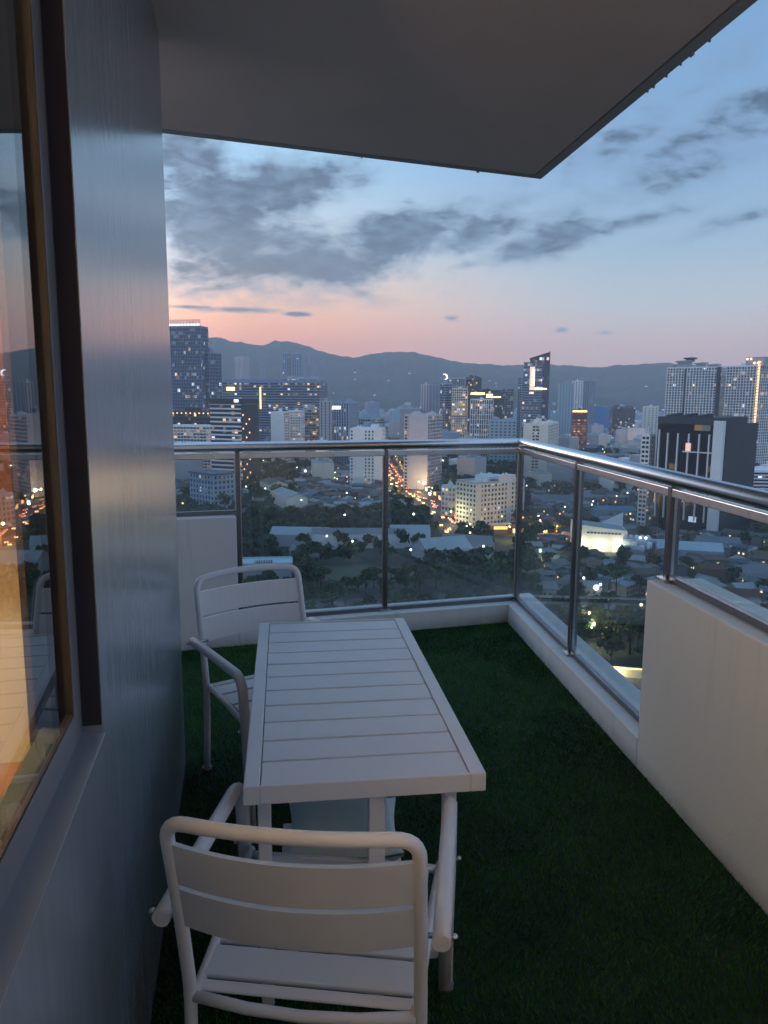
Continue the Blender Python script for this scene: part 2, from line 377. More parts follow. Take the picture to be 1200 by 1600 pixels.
# ================================================================== THE CITY
# ---- ground and hills
def street_h(x, y): return CITY
ridge_px = [(-400,560),(-200,545),(0,540),(150,535),(260,530),(325,526),(345,526),(360,533),(375,533),(395,538),(415,538),(430,532),(450,531),(470,539),(500,547),(530,556),(550,558),(575,553),(600,550),(625,549),(650,551),(680,558),(700,562),(740,567),(780,569),(820,571),(870,569),(915,572),(940,573),(965,570),(1000,568),(1045,567),(1100,571),(1200,574),(1400,570),(1700,560)]
raz = np.array([azel(x, y)[0] for x, y in ridge_px]); rel = np.array([azel(x, y)[1] for x, y in ridge_px])
def vnoise(x, y, seed=0):
    xi, yi = np.floor(x).astype(int), np.floor(y).astype(int); xf, yf = x-xi, y-yi
    def h(a, b):
        n = (a*374761393 + b*668265263 + seed*1274126177) & 0x7fffffff
        n = ((n ^ (n >> 13))*1274126177) & 0x7fffffff
        return (n ^ (n >> 16)) % 10007/10007.0
    u, v = xf*xf*(3-2*xf), yf*yf*(3-2*yf)
    return (h(xi, yi)*(1-u)+h(xi+1, yi)*u)*(1-v)+(h(xi, yi+1)*(1-u)+h(xi+1, yi+1)*u)*v
def fbm(x, y, o=5, seed=0):
    s = 0; a = .5
    for i in range(o): s = s+a*vnoise(x*2**i, y*2**i, seed+i); a *= .5
    return s
def polar(name, radii, azs, hfun, m):
    A, Rr = np.meshgrid(azs, radii); X = Rr*np.sin(A); Y = Rr*np.cos(A); Z = hfun(X, Y, np.degrees(A), Rr)
    nr, na = len(radii), len(azs)
    co = np.stack([X, Y, Z], -1).reshape(-1, 3)
    i, j = np.meshgrid(np.arange(nr-1), np.arange(na-1), indexing='ij')
    a = (i*na+j).ravel(); f = np.stack([a, a+na, a+na+1, a+1], -1)[:, ::-1]
    me = bpy.data.meshes.new(name); me.from_pydata(co.tolist(), [], f.tolist()); me.materials.append(m)
    me.polygons.foreach_set('use_smooth', [True]*len(me.polygons)); me.update()
    o = bpy.data.objects.new(name, me); COL.objects.link(o); o['kind'] = 'structure'; return o
def ground_mat():
    m = bpy.data.materials.new('city_ground'); m.use_nodes = True; m.node_tree.nodes.clear(); g = NG(m.node_tree)
    b = g.new('ShaderNodeBsdfPrincipled'); o = g.new('ShaderNodeOutputMaterial'); g.l.new(b.outputs[0], o.inputs[0])
    tc = g.new('ShaderNodeTexCoord')
    n = g.noise(tc.outputs['Object'], .012, 6, .6); n2 = g.noise(tc.outputs['Object'], .09, 5, .65)
    c = g.mix(g.sstep(n, .42, .58), (.022,.032,.020), (.085,.083,.078))
    c = g.mix(g.sstep(n2, .45, .7), c, (.05,.055,.040))
    g.put(b.inputs['Base Color'], c); g.put(b.inputs['Roughness'], .95); return m
GROUND = ground_mat()
polar('ground', [0, 60, 120, 200, 400, 800, 1500, 2600, 4200, 6600], np.radians(np.arange(0, 361, 5.0)), lambda X, Y, A, r: np.full_like(X, CITY), GROUND)
RH = 5000.0
def hill_h(X, Y, A, r):
    A2 = (A+180) % 360-180
    e = np.interp(A2, raz, rel, left=1.6, right=1.6)
    peak = np.tan(np.radians(e))*RH+EYE-CITY
    t = np.clip((r-2950)/(RH-2950), 0, 1)
    up = t**1.25; down = np.clip(1-(r-RH)/1500, 0, 1)
    prof = np.where(r < RH, up, down)
    n = fbm(X/700+50, Y/700+50, 6, 3)-.5
    n2 = np.abs(fbm(A2/3.2+40, r/2600+9, 4, 8)-.5)*2
    h = peak*prof*(1+(n*.55-.42*n2+.05)*np.clip(np.abs(r-RH)/650, 0, 1)) + (1-t)*t*120*(n+.1)
    h = h+(fbm(X/60+7, Y/60+3, 4, 33)-.5)*26*np.clip(t*2, 0, 1)*(r < RH+300)+(fbm(X/240, Y/240, 3, 44)-.5)*40*t*np.clip(np.abs(r-RH)/300, .15, 1)
    mid = np.exp(-((r-3550)/330)**2)*(105+150*(fbm(A2/5+7, r/3000, 3, 21)-.5))*np.interp(A2, [-40, -14, 8, 20, 40], [.8, 1, .75, .35, .5])
    return CITY-2+np.maximum(np.maximum(h, mid+h*.2), 0)*np.clip((r-2750)/250, 0, 1)
HILL = mat('wooded_hillside', (.045,.062,.060), 1.0, noise=1.0, scale=.005, spec=.1)
polar('hills', list(np.linspace(2750, 5000, 70))+list(np.linspace(5060, 6600, 16)), np.radians(np.arange(-60, 60.01, .1)), hill_h, HILL)

# ---- roads
KEEP = []                                  # (x, y, radius) circles kept free of trees and houses
def keep(x, y, r): KEEP.append((x, y, r))
ASPH = mat('asphalt', (.05,.05,.052), .75, noise=.2, scale=.3)
TEAL = mat('wet_asphalt', (.045,.06,.064), .35, noise=.2, scale=.1)
PALE = mat('worn_concrete', (.16,.16,.15), .85, noise=.25, scale=.15)
LINE = mat('lane_paint', (.7,.7,.65), .7)
def strip(name, pts, width, m, z=.05, line=False):
    P = [Vector((p[0], p[1])) for p in pts]; mb = MB(); L = []
    for i, p in enumerate(P):
        t = (P[min(i+1, len(P)-1)]-P[max(i-1, 0)]).normalized(); n = Vector((-t.y, t.x)); L.append((p+n*width/2, p-n*width/2, p, n))
    for i in range(len(P)-1):
        a, b = L[i], L[i+1]
        mb.quad((a[1].x, a[1].y, CITY+z), (b[1].x, b[1].y, CITY+z), (b[0].x, b[0].y, CITY+z), (a[0].x, a[0].y, CITY+z))
        for s in (0, 1):                   # kerbs
            u, w = a[s], b[s]; q = a[3]*(.3 if s == 0 else -.3)
            mb.prism([(u.x, u.y), (w.x, w.y), (w.x+q.x, w.y+q.y), (u.x+q.x, u.y+q.y)][::(1 if s == 1 else -1)], CITY-.2, CITY+z+.12, 1)
        d = (b[2]-a[2]); n = int(d.length/9)
        for k in range(n if line else 0):
            q = a[2]+d*(k+.2)/n; e = q+d.normalized()*3; w = a[3]*.15
            mb.quad((q.x-w.x, q.y-w.y, CITY+z+.02), (e.x-w.x, e.y-w.y, CITY+z+.02), (e.x+w.x, e.y+w.y, CITY+z+.02), (q.x+w.x, q.y+w.y, CITY+z+.02), 2)
        for k in range(int(d.length/6)+1):
            q = a[2]+d*min(1, k*6/d.length); keep(q.x, q.y, width/2+3)
    o = mb.build(name, [m, PALE, LINE]); o['kind'] = 'structure'; return o
def gp(*pts): return [on_z(x, y) for x, y in pts]
avenue = gp((720,835),(690,803),(665,787),(640,770),(622,755),(610,742),(602,728),(596,714),(590,700),(585,688))
strip('road', avenue, 22, ASPH, .05, True)
lower_road = gp((440,946),(520,944),(600,945),(700,942),(800,940),(880,943),(940,947),(1010,950),(1100,960),(1250,985))
strip('road', lower_road, 11, TEAL, .05, True)
strip('road', gp((720,834),(780,832),(830,832),(880,829),(930,812),(985,790),(1040,772)), 12, ASPH, .07, True)
strip('road', gp((380,745),(440,742),(500,738),(560,744),(596,748)), 10, ASPH, .08)
strip('road', gp((296,812),(370,802),(425,790),(470,812)), 8, ASPH, .09)
strip('road', gp((826,735),(900,728),(960,722),(1040,742),(1120,765),(1200,790)), 12, PALE, .09, True)

# ---- buildings
def corner(xa, xb, xc, Y, yaw, ym=690, depth=None):
    a = R(yaw); N = on_y(xb, ym, Y); u = Vector((-math.cos(a), math.sin(a))); w = Vector((math.sin(a), math.cos(a)))
    def hit(x, d):
        k = on_y(x, ym, Y); k = Vector((k.x, k.y)).normalized()      # ray direction; solve N + t d = s k
        det = d.x*(-k.y)-(-k.x)*d.y
        return (-N.x*(-k.y)-(-k.x)*(-N.y))/det
    L1 = hit(xa, u) if xa is not None and xa < xb-1 else (depth or 18)
    L2 = hit(xc, w) if xc is not None and xc > xb+1 else (depth or 18)
    if not 2 < L2 < 140: L2 = depth or 18
    if not 2 < L1 < 260: L1 = depth or 18
    return Vector((N.x, N.y, CITY)), L1, L2, -a
def roof_kit(t, L1, L2, H, wall, seed=0, n=3):
    r = random.Random(seed); mb = MB()
    for (x0, x1, y0, y1) in ((-L1, 0, 0, .35), (-L1, 0, L2-.35, L2), (-L1, -L1+.35, .35, L2-.35), (-.35, 0, .35, L2-.35)): mb.box(x0, x1, y0, y1, H, H+1.2)
    mb.build('parapet', wall, t)
    for k in range(n):
        mb = MB(); sx, sy, sz = r.uniform(.15, .32)*L1, r.uniform(.2, .4)*L2, r.uniform(2.2, 5)
        cx, cyy = -L1*(k+.5)/n, r.uniform(.35, .65)*L2
        mb.box(cx-sx/2, cx+sx/2, cyy-sy/2, cyy+sy/2, H, H+sz)
        for q in range(3):
            ax = cx+r.uniform(-.4, .4)*sx; mb.box(ax-.5, ax+.5, cyy-.5, cyy+.5, H+sz, H+sz+r.uniform(.6, 1.6))
        mb.build('plant_room', wall, t)
def tower(label, px, Y, ytop, yaw=20, wall=None, glass=None, fl=3.3, bay=3.4, band=.9, pier=.5, proud=.25, depth=None, name='office_tower', cat='tower', base=None,
          roof=3, group=None, band_parts=False, pier_parts=False, blank=(), parapet=True, ym=690):
    xa, xb, xc = px; N, L1, L2, rz = corner(xa, xb, xc, Y, yaw, ym, depth)
    H = on_y(xb, ytop, Y).z-CITY
    nf = max(1, round(H/fl)); fl = H/nf
    t = empty(name, N, rz, label, cat, group)
    mb = MB(); mb.box(-L1, 0, 0, L2, 0, H-.02); mb.build('window_glass', glass, t)
    if band:
        mb = MB()
        for k in range(nf+1):
            z0 = max(0, k*fl-band/2); z1 = min(H, k*fl+band/2)
            if band_parts and 0 < k <= nf:
                q = MB(); q.box(-L1-proud, proud, -proud, L2+proud, z0, z1); q.build('floor_band', wall, t)
            else: mb.box(-L1-proud, proud, -proud, L2+proud, z0, z1)
        o = mb.build('floor_slabs', wall, t); o['kind'] = 'stuff'
    if pier:
        mb = MB(); e = proud+.06; n1 = max(1, round(L1/bay)); n2 = max(1, round(L2/bay))
        for k in range(n1+1):
            x = -L1+(L1)*k/n1; x0, x1 = max(-L1-e, x-pier/2), min(e, x+pier/2)
            for y0, y1 in ((-e, .0), (L2, L2+e)):
                if pier_parts and y0 < 0: q = MB(); q.box(x0, x1, y0, y1, 0, H+.05); q.build('fin', wall, t)
                else: mb.box(x0, x1, y0, y1, 0, H+.05)
        for k in range(n2+1):
            y = L2*k/n2; y0, y1 = max(-e-.01, y-pier/2), min(L2+e+.01, y+pier/2)
            for x0, x1 in ((0, e-.01), (-L1-e+.01, -L1)): mb.box(x0, x1, y0, y1, 0, H+.04)
        if mb.v: mb.build('piers', wall, t)['kind'] = 'stuff'
    for face, a, b in blank:                # plain wall fields: face 'l' or 'r', from share a to b
        mb = MB(); e = proud+.15
        if face == 'l': mb.box(-L1*(1-a)-(.15 if a == 0 else 0), -L1*(1-b)+(e if b == 1 else 0), -e, .3, 0, H+.1)
        else: mb.box(-.3, e, L2*a-(e-.01 if a == 0 else 0), L2*b, 0, H+.12)
        mb.build('blank_wall', wall, t)
    if parapet: roof_kit(t, L1, L2, H+.1, wall, int(xb), roof)
    keep(N.x, N.y, 6)
    c = Matrix.Rotation(rz, 3, 'Z')
    for u in np.arange(.1, 1, .2):
        for v in np.arange(.1, 1, .2):
            q = N+c @ Vector((-L1*u, L2*v, 0)); keep(q.x, q.y, max(L1, L2)*.12+5)
    return t, L1, L2, H

wp = lambda n, c, r=.7: mat(n, c, r, noise=.12, scale=.08, spec=.3)
W_WHITE, W_CREAM, W_GREY, W_BLUE = wp('wall_white', (.82,.82,.82)), wp('wall_cream', (.80,.76,.66)), wp('wall_grey', (.44,.45,.48)), wp('wall_blue_grey', (.32,.42,.54))
W_DARK, W_NAVY, W_PINK, W_STEEL = wp('wall_dark', (.06,.065,.075)), wp('wall_navy', (.03,.04,.07)), wp('wall_pinkish', (.66,.59,.60)), wp('wall_steel_blue', (.27,.33,.43))
W_BRIGHT = wp('wall_bright_blue', (.10,.28,.55)); W_TEAL = wp('wall_teal', (.32,.46,.52)); W_BROWN = wp('wall_brown', (.16,.10,.08))
G_BLUE = facade_glass('glass_blue', (.05,.08,.14), .055, (3.0, 3.6), .25, .12)
G_DARK = facade_glass('glass_dark', (.025,.03,.04), .05, (3.2, 3.3), .55, .2)
G_MID = facade_glass('glass_mid', (.05,.065,.085), .085, (3.4, 3.3), .6, .2)
G_WARM = facade_glass('glass_warm', (.05,.05,.05), .24, (3.4, 3.3), .9, .3, 1.1)
G_GREEN = facade_glass('glass_greenish', (.04,.07,.075), .10, (3.0, 3.3), .5, .15)
G_BLACK = facade_glass('glass_black', (.006,.008,.016), .035, (5.0, 3.6), .5, .12, .8)
G_OFF = facade_glass('glass_unlit', (.035,.045,.06), .02, (3.2, 3.3), .6, .2)
L_WHITE = glow('lamp_white', srgb(225,240,255), 5.0); L_WARM = glow('lamp_warm', srgb(255,190,110), 5.0)
L_ORANGE = glow('lamp_orange', srgb(255,130,50), 4.0); L_RED = glow('lamp_red', (1,.08,.03), 4.0); L_YELLOW = glow('lamp_yellow', srgb(255,220,120), 3.5)
L_SIGN = glow('sign_white', srgb(225,235,255), 1.6); L_GREEN = glow('lamp_green', srgb(170,255,140), 2.5); L_GOLD = glow('sign_gold', srgb(255,176,80), 1.5)

# 1 big glass office tower at left
t, a, b, H = tower('tall dark blue glass tower with vertical fins and spiked crown, leftmost on the skyline', (262,318,330), 900, 512, 12, W_STEEL, G_BLUE, 3.9, 2.1, .5, .35, .35, roof=1, pier_parts=True, depth=24)
mb = MB(); mb.box(-a-.4, .4, -.4, b+.4, H+1.3, H+2.2, 0)
for k in range(26):
    x = -a+a*k/25; mb.box(x-.25, x+.25, -.5, .3, H+2.2, H+9.5)
    if k < 25: mb.box(x+.4, x+1.2, -.2, .1, H+2.4, H+4.6, 1)
mb.build('crown', [W_GREY, L_SIGN], t)
t, a, b, H = tower('blue glass wing with fins stepping down from the tall finned tower', (318,330,349), 905, 552, 38, W_STEEL, G_BLUE, 3.9, 2.4, .5, .4, .35, roof=1)
t, a, b, H = tower('dark podium with a row of orange lights under the finned glass tower', (262,330,345), 840, 645, 10, W_DARK, G_DARK, 4.5, 6, 1.2, .6, .3, name='podium_building', cat='building', roof=1, depth=20)
for k in range(10):
    mb = MB(); mb.sphere((-a*(k+.5)/10, -.8, H-.6), .8); mb.build('lamp', L_GOLD, t)
t, a, b, H = tower('low white parking block with lit open decks below the dark podium', (262,328,340), 780, 667, 8, W_WHITE, G_WARM, 3.1, 3.6, 1.1, .35, .4, name='parking_block', cat='building', roof=0, depth=20)
# 2 striped office block
t, a, b, H = tower('dark office block banded with bright white floor stripes beside the blue glass tower', (330,377,403), 700, 632, 24, W_WHITE, G_DARK, 3.9, 60, 1.5, 0, .35, name='striped_office_block', cat='office block', roof=2, band_parts=True)
mb = MB(); mb.box(-a-.9, .9, -.9, b+.9, H+.3, H+5.2); mb.build('roof_screen', W_DARK, t)
mb = MB(); mb.box(.42, .9, .4, b+.5, 0, H+.1)
for k in range(16): mb.box(.9, 1.1, 1.5+(k % 3)*5, 3.0+(k % 3)*5, 4+k*4.1, 5.4+k*4.1, 1)
mb.build('side_wall', [W_DARK, L_GOLD], t)
mb = MB(); mb.box(-6, -1.5, -1.3, -.95, H+2, H+4.4); mb.build('roof_sign', L_SIGN, t)
# 3 wide hotel with orange neon
t, a, b, H = tower('wide blue grey block with a tall orange neon strip on its front', (350,500,512), 1060, 598, 6, W_STEEL, G_MID, 3.6, 3.4, 1.3, .3, .2, name='hotel_block', cat='hotel', roof=4, depth=30)
x0 = -a*(500-409)/150
mb = MB(); mb.box(x0-1.1, x0+1.1, -1.4, -.5, H-36, H-6)
mb.build('neon_strip', L_GOLD, t)
mb = MB(); mb.box(-a+6, -a+17, -1.3, -.5, H-11, H-6.5); mb.build('neon_sign', L_YELLOW, t)
# far slim towers on the slope
for (xa, xb, xc, Y, yt, lab) in ((370,382,392,3000,558,'slim pinkish twin tower standing alone before the hills at left'),(408,413,416,3000,568,'very slim grey tower between the pink tower and the twin white towers'),
                          (443,450,456,2000,552,'left one of the pale slim towers rising behind the banded block'),(458,468,474,2000,553,'middle one of the pale slim towers rising behind the banded block'),
                          (478,486,490,2300,560,'right one of the pale slim towers rising behind the banded block')):
    tower(lab, (xa, xb, xc), Y, yt, 25, W_PINK if xa == 370 else W_BLUE, G_OFF, 3.4, 6, 1.2, 1.8, .3, roof=1, name='slim_tower')
tower('horizontally banded pale office tower in the middle left skyline', (441,494,505), 1250, 592, 14, W_GREY, G_MID, 3.5, 3.4, 1.5, .3, .3, roof=3)
tower('narrow banded annex on the left of the pale banded tower', (441,447,456), 1190, 606, 60, W_PINK, G_WARM, 3.5, 3.4, 1.5, .3, .3, roof=1)
tower('white blank walled apartment block just above the handrail at left', (424,444,452), 880, 645, 18, W_WHITE, G_MID, 3.2, 4, 1.2, 1.4, .2, roof=1, name='apartment_block', cat='building', blank=(('l', 0, 1),))
tower('white gridded apartment block right of the blank walled one', (450,470,476), 900, 643, 15, W_WHITE, G_WARM, 3.1, 3.0, 1.4, 1.3, .2, roof=1, name='apartment_block', cat='building')
tower('green lit office block beside the white gridded block', (471,493,503), 930, 640, 18, W_GREY, G_WARM, 3.4, 5, 1.1, .5, .2, roof=1, name='office_block', cat='building')
t, a, b, H = tower('plain grey slab tower left of the blue tower with lit roof sign', (500,518,520), 900, 628, 8, W_GREY, G_OFF, 3.3, 5, 1.0, 3.2, .25, roof=1)
t, a, b, H = tower('light blue ribbed tower with a white lit sign below its roof', (518,545,560), 900, 630, 20, W_BLUE, G_BLUE, 3.4, 3.0, .5, 1.3, .4, roof=2)
mb = MB(); mb.box(-a+1.5, -a+12, -1.3, -.7, H-7, H-3.4); mb.build('lit_sign', L_SIGN, t)
tower('glassy blue mid rise right of the ribbed blue tower', (556,578,600), 960, 655, 30, W_TEAL, G_GREEN, 3.4, 3.2, .8, .5, .3, roof=2)
tower('low blue glass block in front of the ribbed tower with rooftop units', (560,592,606), 800, 668, 25, W_BLUE, G_BLUE, 3.4, 3.6, .8, .7, .3, roof=3, name='office_block', cat='building')
tower('white slab tower standing below the handrail left of the second post', (547,596,602), 700, 672, 8, W_WHITE, G_MID, 3.2, 3.3, 1.3, 1.7, .2, roof=2, depth=16, blank=(('l', .1, .48), ('l', .78, 1)), name='apartment_tower')
tower('tall slab tower with blank pinkish front and dark balconied side by the lit avenue', (632,668,690), 690, 650, 26, W_PINK, G_MID, 3.1, 3.4, 1.1, .8, .35, roof=2, blank=(('l', .18, 1),), name='apartment_tower')
t, a, b, H = tower('white lit narrow building below the handrail left of the white slab', (494,508,513), 830, 690, 20, W_WHITE, G_WARM, 3.2, 3, 1.2, .9, .3, roof=1, name='narrow_building', cat='building')
# 11..
tower('pale pinkish slab tower behind the avenue slab', (657,669,672), 1250, 602, 14, W_PINK, G_OFF, 3.3, 4, 1.2, 2.6, .2, roof=1)
tower('plain steel grey slab tower right of the pinkish one', (670,684,688), 1230, 602, 10, W_STEEL, G_OFF, 3.3, 5, 1.2, 3.6, .2, roof=1)
tower('dark glass office tower with pale floor edges next to the grid tower', (686,694,705), 1100, 600, 50, W_BLUE, G_BLUE, 3.5, 30, .9, .3, .3, roof=1)
t, a, b, H = tower('dark tower topped by a glowing white crescent sign', (688,724,728), 1350, 592, 8, W_GREY, G_DARK, 3.5, 3.4, .8, .6, .2, roof=2, depth=26)
mb = MB()
pts = []
for k in range(15):
    an = R(-70+k*13); pts.append((-a+5+5*math.cos(an), -1.2, H+3+5*math.sin(an)))
mb.tube(pts, [.3+1.1*math.sin(math.pi*k/14) for k in range(15)], 6); mb.build('crescent_sign', L_SIGN, t)
tower('pale gridded tower with warm lit windows in the centre of the skyline', (705,729,732), 1080, 608, 7, W_CREAM, G_WARM, 3.3, 3.0, .8, 1.0, .3, roof=1, depth=22)
tower('dark slab tower with small roof lights right of the gridded tower', (726,744,750), 1400, 590, 12, W_DARK, G_DARK, 3.4, 3.4, .6, .5, .2, roof=2)
t, a, b, H = tower('dark office block with a glowing yellow top floor', (733,783,790), 1150, 611, 6, W_DARK, G_MID, 3.5, 3.4, .5, .4, .2, roof=1, depth=26, name='office_block', cat='office block')
mb = MB(); mb.box(-a+1, -a*.55, -1.0, -.4, H-5.4, H-2.6); mb.box(-a*.5, -a*.05, -1.0, -.4, H-9.6, H-8.0); mb.box(-a*.5, -a*.3, -1.0, -.4, H-6.2, H-4.6); mb.build('lit_floor', L_YELLOW, t)
tower('white framed residential block in front of the yellow topped block', (734,769,773), 1030, 625, 6, W_WHITE, G_MID, 6.6, 3.0, .6, .9, .4, roof=1, depth=20, name='apartment_block', cat='building')
tower('dark blue glass tower right of the yellow topped block', (783,800,806), 1150, 608, 12, W_STEEL, G_GREEN, 3.4, 3.6, .6, .5, .3, roof=1)
tower('slender pale tower tucked left of the sloping topped glass tower', (807,812,819), 1150, 590, 50, W_BLUE, G_OFF, 3.3, 3.3, 1.2, .5, .3, roof=1)
# glass tower with sloped top
N, L1, L2, rz = corner(818, 856, 871, 1020, 14, 620)
H1 = on_y(818, 562, 1020).z-CITY; H2 = on_y(866, 549, 1020).z-CITY
t = empty('glass_tower', N, rz, 'blue glass tower with a sloping blade top and an orange sign near the centre', 'tower')
mb = MB(); c0 = L1*.22
mb.prism([(-L1+c0, 0), (0, 0), (0, L2), (-L1+c0, L2)], 0, [H1+1.5, H2-1.5, H2, H1+2.5]); mb.build('window_glass', G_BLUE, t)
mb = MB(); mb.prism([(-L1+c0-.4, -.5), (.5, -.5), (.5, 0), (-L1+c0-.4, 0)], [H1-.5, H2-3.5, H2-3.5, H1-.5], [H1+2.2, H2-.8, H2-.8, H1+2.2]); mb.box(0, .5, 0, L2+.3, 0, H2+.2); mb.build('blade_wall', W_NAVY, t)
mb = MB(); mb.box(-L1-1, -L1*.26, -1.6, -.02, 0, H1-3); mb.build('curtain_wall', facade_glass('glass_pale', (.10,.14,.20), .13, (3.0, 3.3), .4, .2), t)
mb = MB()
for k in range(1, int((H1-3)/3.3)): mb.box(-L1-1.5, -L1*.26+.3, -2.0, .3, k*3.3-.55, k*3.3+.1)
mb.build('floor_slabs', W_BLUE, t)['kind'] = 'stuff'
mb = MB(); xs = -L1*.76; ww = L1*.20
mb.box(xs, xs+ww, -2.6, -2.05, H1-39, H1-9); mb.box(xs+ww, xs+L1*.55, -2.6, -2.05, H1-39, H1-35.5); mb.build('lit_sign', glow('sign_amber', srgb(240,170,100), .9), t)
mb = MB()
for k in range(8): mb.box(xs+ww*.45, xs+ww*.95, -2.75, -2.6, H1-33+k*2.7, H1-31.4+k*2.7)
mb.box(xs+ww, xs+L1*.7, -2.8, -2.6, H1-38, H1-36.6); mb.build('sign_letters', L_WARM, t)
keep(N.x, N.y, 30)
tower('pale plain tower right of the blade topped glass tower', (871,893,896), 1400, 600, 8, W_TEAL, G_OFF, 3.3, 5, 1.4, 4.0, .2, roof=1, depth=26)
tower('lighter pale tower second right of the blade topped tower', (891,907,912), 1450, 596, 10, W_WHITE, G_OFF, 3.3, 5, 1.4, 3.0, .2, roof=1)
tower('grey shaded tower third right of the blade topped tower', (908,917,926), 1480, 596, 40, W_STEEL, G_OFF, 3.3, 4, 1.4, 2.0, .2, roof=1)
t, a, b, H = tower('orange lit banded low block in front of the pale towers', (893,915,921), 1150, 642, 10, W_BROWN, facade_glass('glass_orange', (.10,.05,.03), .5, (3, 3.3), 1.0, .3, .8, litcol=srgb(255,160,110)), 4.2, 30, 1.6, .3, .3, roof=1, name='hotel_block', cat='building', depth=18)
mb = MB(); mb.box(-a, 0, -.9, -.4, H-1.6, H+.1); mb.build('roof_light', L_WARM, t)
tower('bright blue painted box building below the hills on the right', (921,950,955), 1500, 637, 7, W_BRIGHT, W_BRIGHT, 6, 30, .3, .2, .1, roof=0, name='blue_building', cat='building', depth=40)
tower('dark wide warehouse block right of the bright blue building', (955,990,994), 1600, 637, 6, W_DARK, G_DARK, 5, 8, .6, .4, .1, roof=2, name='warehouse', cat='building', depth=40)
tower('cream box shaped building left of the large white condominium', (1003,1026,1034), 1300, 636, 14, W_CREAM, G_OFF, 4, 6, 2.4, 4, .2, roof=1, name='cream_building', cat='building')
tower('white low block with teal glass just above the handrail near the corner', (765,806,811), 900, 658, 6, W_TEAL, G_OFF, 3.6, 5, 2.2, 2.5, .2, roof=2, name='low_block', cat='building', depth=24)
t, a, b, H = tower('beige apartment building rising right above the railing corner', (818,855,872), 760, 665, 20, W_CREAM, G_DARK, 3.1, 3.6, 1.2, .8, .4, roof=2, name='apartment_building', cat='building', blank=(('l', 0, .38), ('l', .68, 1)))
# 19 condominiums
t, a, b, H = tower('large white condominium with a dense window grid and crane like roof gables', (1036,1118,1136), 900, 574, 44, W_WHITE, G_DARK, 3.1, 3.5, .9, 1.2, .4, roof=0, name='condominium', cat='condominium', depth=20)
for (u0, u1, z0, z1, sl) in ((.14,.42,0,9,2), (.50,.68,0,6,1), (.74,.92,0,4,1.5), (.30,.46,9,12,0), (.0,.1,0,3,0)):
    mb = MB(); x0, x1 = -a*(1-u0), -a*(1-u1); bb = min(b, 15); mb.box(x0+2, x1-2, 2, bb-2, H+z0, H+z1-1.4); mb.prism([(x0, 0), (x1, 0), (x1, bb), (x0, bb)], [H+z1-1.6-sl*.3, H+z1-1.6, H+z1-1.6, H+z1-1.6-sl*.3], [H+z1-sl*.3, H+z1+.4, H+z1+.4, H+z1-sl*.3])
    mb.build('roof_canopy', W_GREY if z0 == 0 else W_DARK, t)
mb = MB(); mb.box(-a*.66, -a*.625, -1.0, .2, 0, H-2); mb.box(-a*.06, .8, -1.0, .3, 0, H+.5); mb.build('painted_recess_shade', W_DARK, t)  # dark strips proud of the facade; their colour stands for shaded recesses
t, a, b, H = tower('condominium at the right edge with an orange light string down its corner', (1128,1178,1230), 850, 572, 60, W_WHITE, G_MID, 3.1, 3.6, .8, .9, .5, roof=2, name='condominium', cat='condominium', depth=20)
for k in range(38):
    mb = MB(); mb.box(-1.2, .9, -1.6, -.7, 6+k*3.1, 7.9+k*3.1); mb.build('lamp', L_GOLD, t)
mb = MB(); mb.box(-a*.45, 4, 1, b*.22, H+.2, H+10); mb.build('crown_room', W_GREY, t)
for k in range(4):
    mb = MB(); mb.sphere((-a*.4+k*4.4, .2, H+(8 if k < 2 else 3.5)), .8); mb.build('roof_light', L_WARM, t)
t, a, b, H = tower('low white banded parking building at the foot of the right condominium', (1120,1240,1250), 640, 738, 6, W_WHITE, G_DARK, 3.0, 30, 1.3, .3, .4, roof=0, name='parking_block', cat='building', depth=30)
# 20 black tower
N, L1, L2, rz = corner(1023, 1118, 1168, 470, 46, 750)
H = on_y(1090, 664, 470).z-CITY
t = empty('black_tower', N, rz, 'black glass office tower with thin white fins and a broad white concrete pylon', 'office tower')
mb = MB(); mb.box(-L1, 0, 0, L2, 0, H); mb.build('window_glass', G_BLACK, t)
for k, x in enumerate((1027,1041,1057,1074,1090,1105)):
    u = -L1*(1118-x)/(1118-1023); q = MB(); q.box(u-.36, u+.36, -1.2, -.02, 8, H-6+(2 if k in (0,) else 0)); q.build('fin', W_WHITE, t)
mb = MB(); mb.box(-2.6, 3.4, -2.2, 1.2, 0, H+2.5); mb.build('pylon', W_WHITE, t)
mb = MB(); mb.box(-L1-.1, -3, -.4, L2+.1, H, H+4.2); mb.box(3.5, 3.9, 1.5, L2, 0, H+.5)
for k in range(9): x = -L1+4+k*(L1-10)/9; mb.box(x, x+2.6, 3, 6, H+4.2, H+5.4+(k % 3)*.7)
mb.build('roof_screen', W_DARK, t)
mb = MB(); mb.box(0.02, 3.49, 1.25, L2, 0, H-.5); mb.build('side_wall', W_NAVY, t)
mb = MB(); mb.box(-L1*.54, -3.1, -1.9, -.9, H-17.6, H-16.9); mb.build('balcony_edge', W_WHITE, t)
mb = MB(); mb.box(-L1*.5, -L1*.42, -1.4, -.7, H-16.8, H-11.8); mb.build('lit_sign', glow('sign_pinkish', srgb(220,150,120), .6), t)
keep(N.x-14, N.y+16, 26); keep(N.x, N.y+14, 22); keep(N.x-26, N.y+26, 14); keep(N.x+12, N.y+14, 16)
t, a, b, H = tower('white balconied apartment slab at the left side of the black tower', (1003,1015,1023), 505, 681, 40, W_WHITE, G_DARK, 3.0, 3.0, 1.3, .6, .4, roof=1, name='apartment_slab', cat='building')
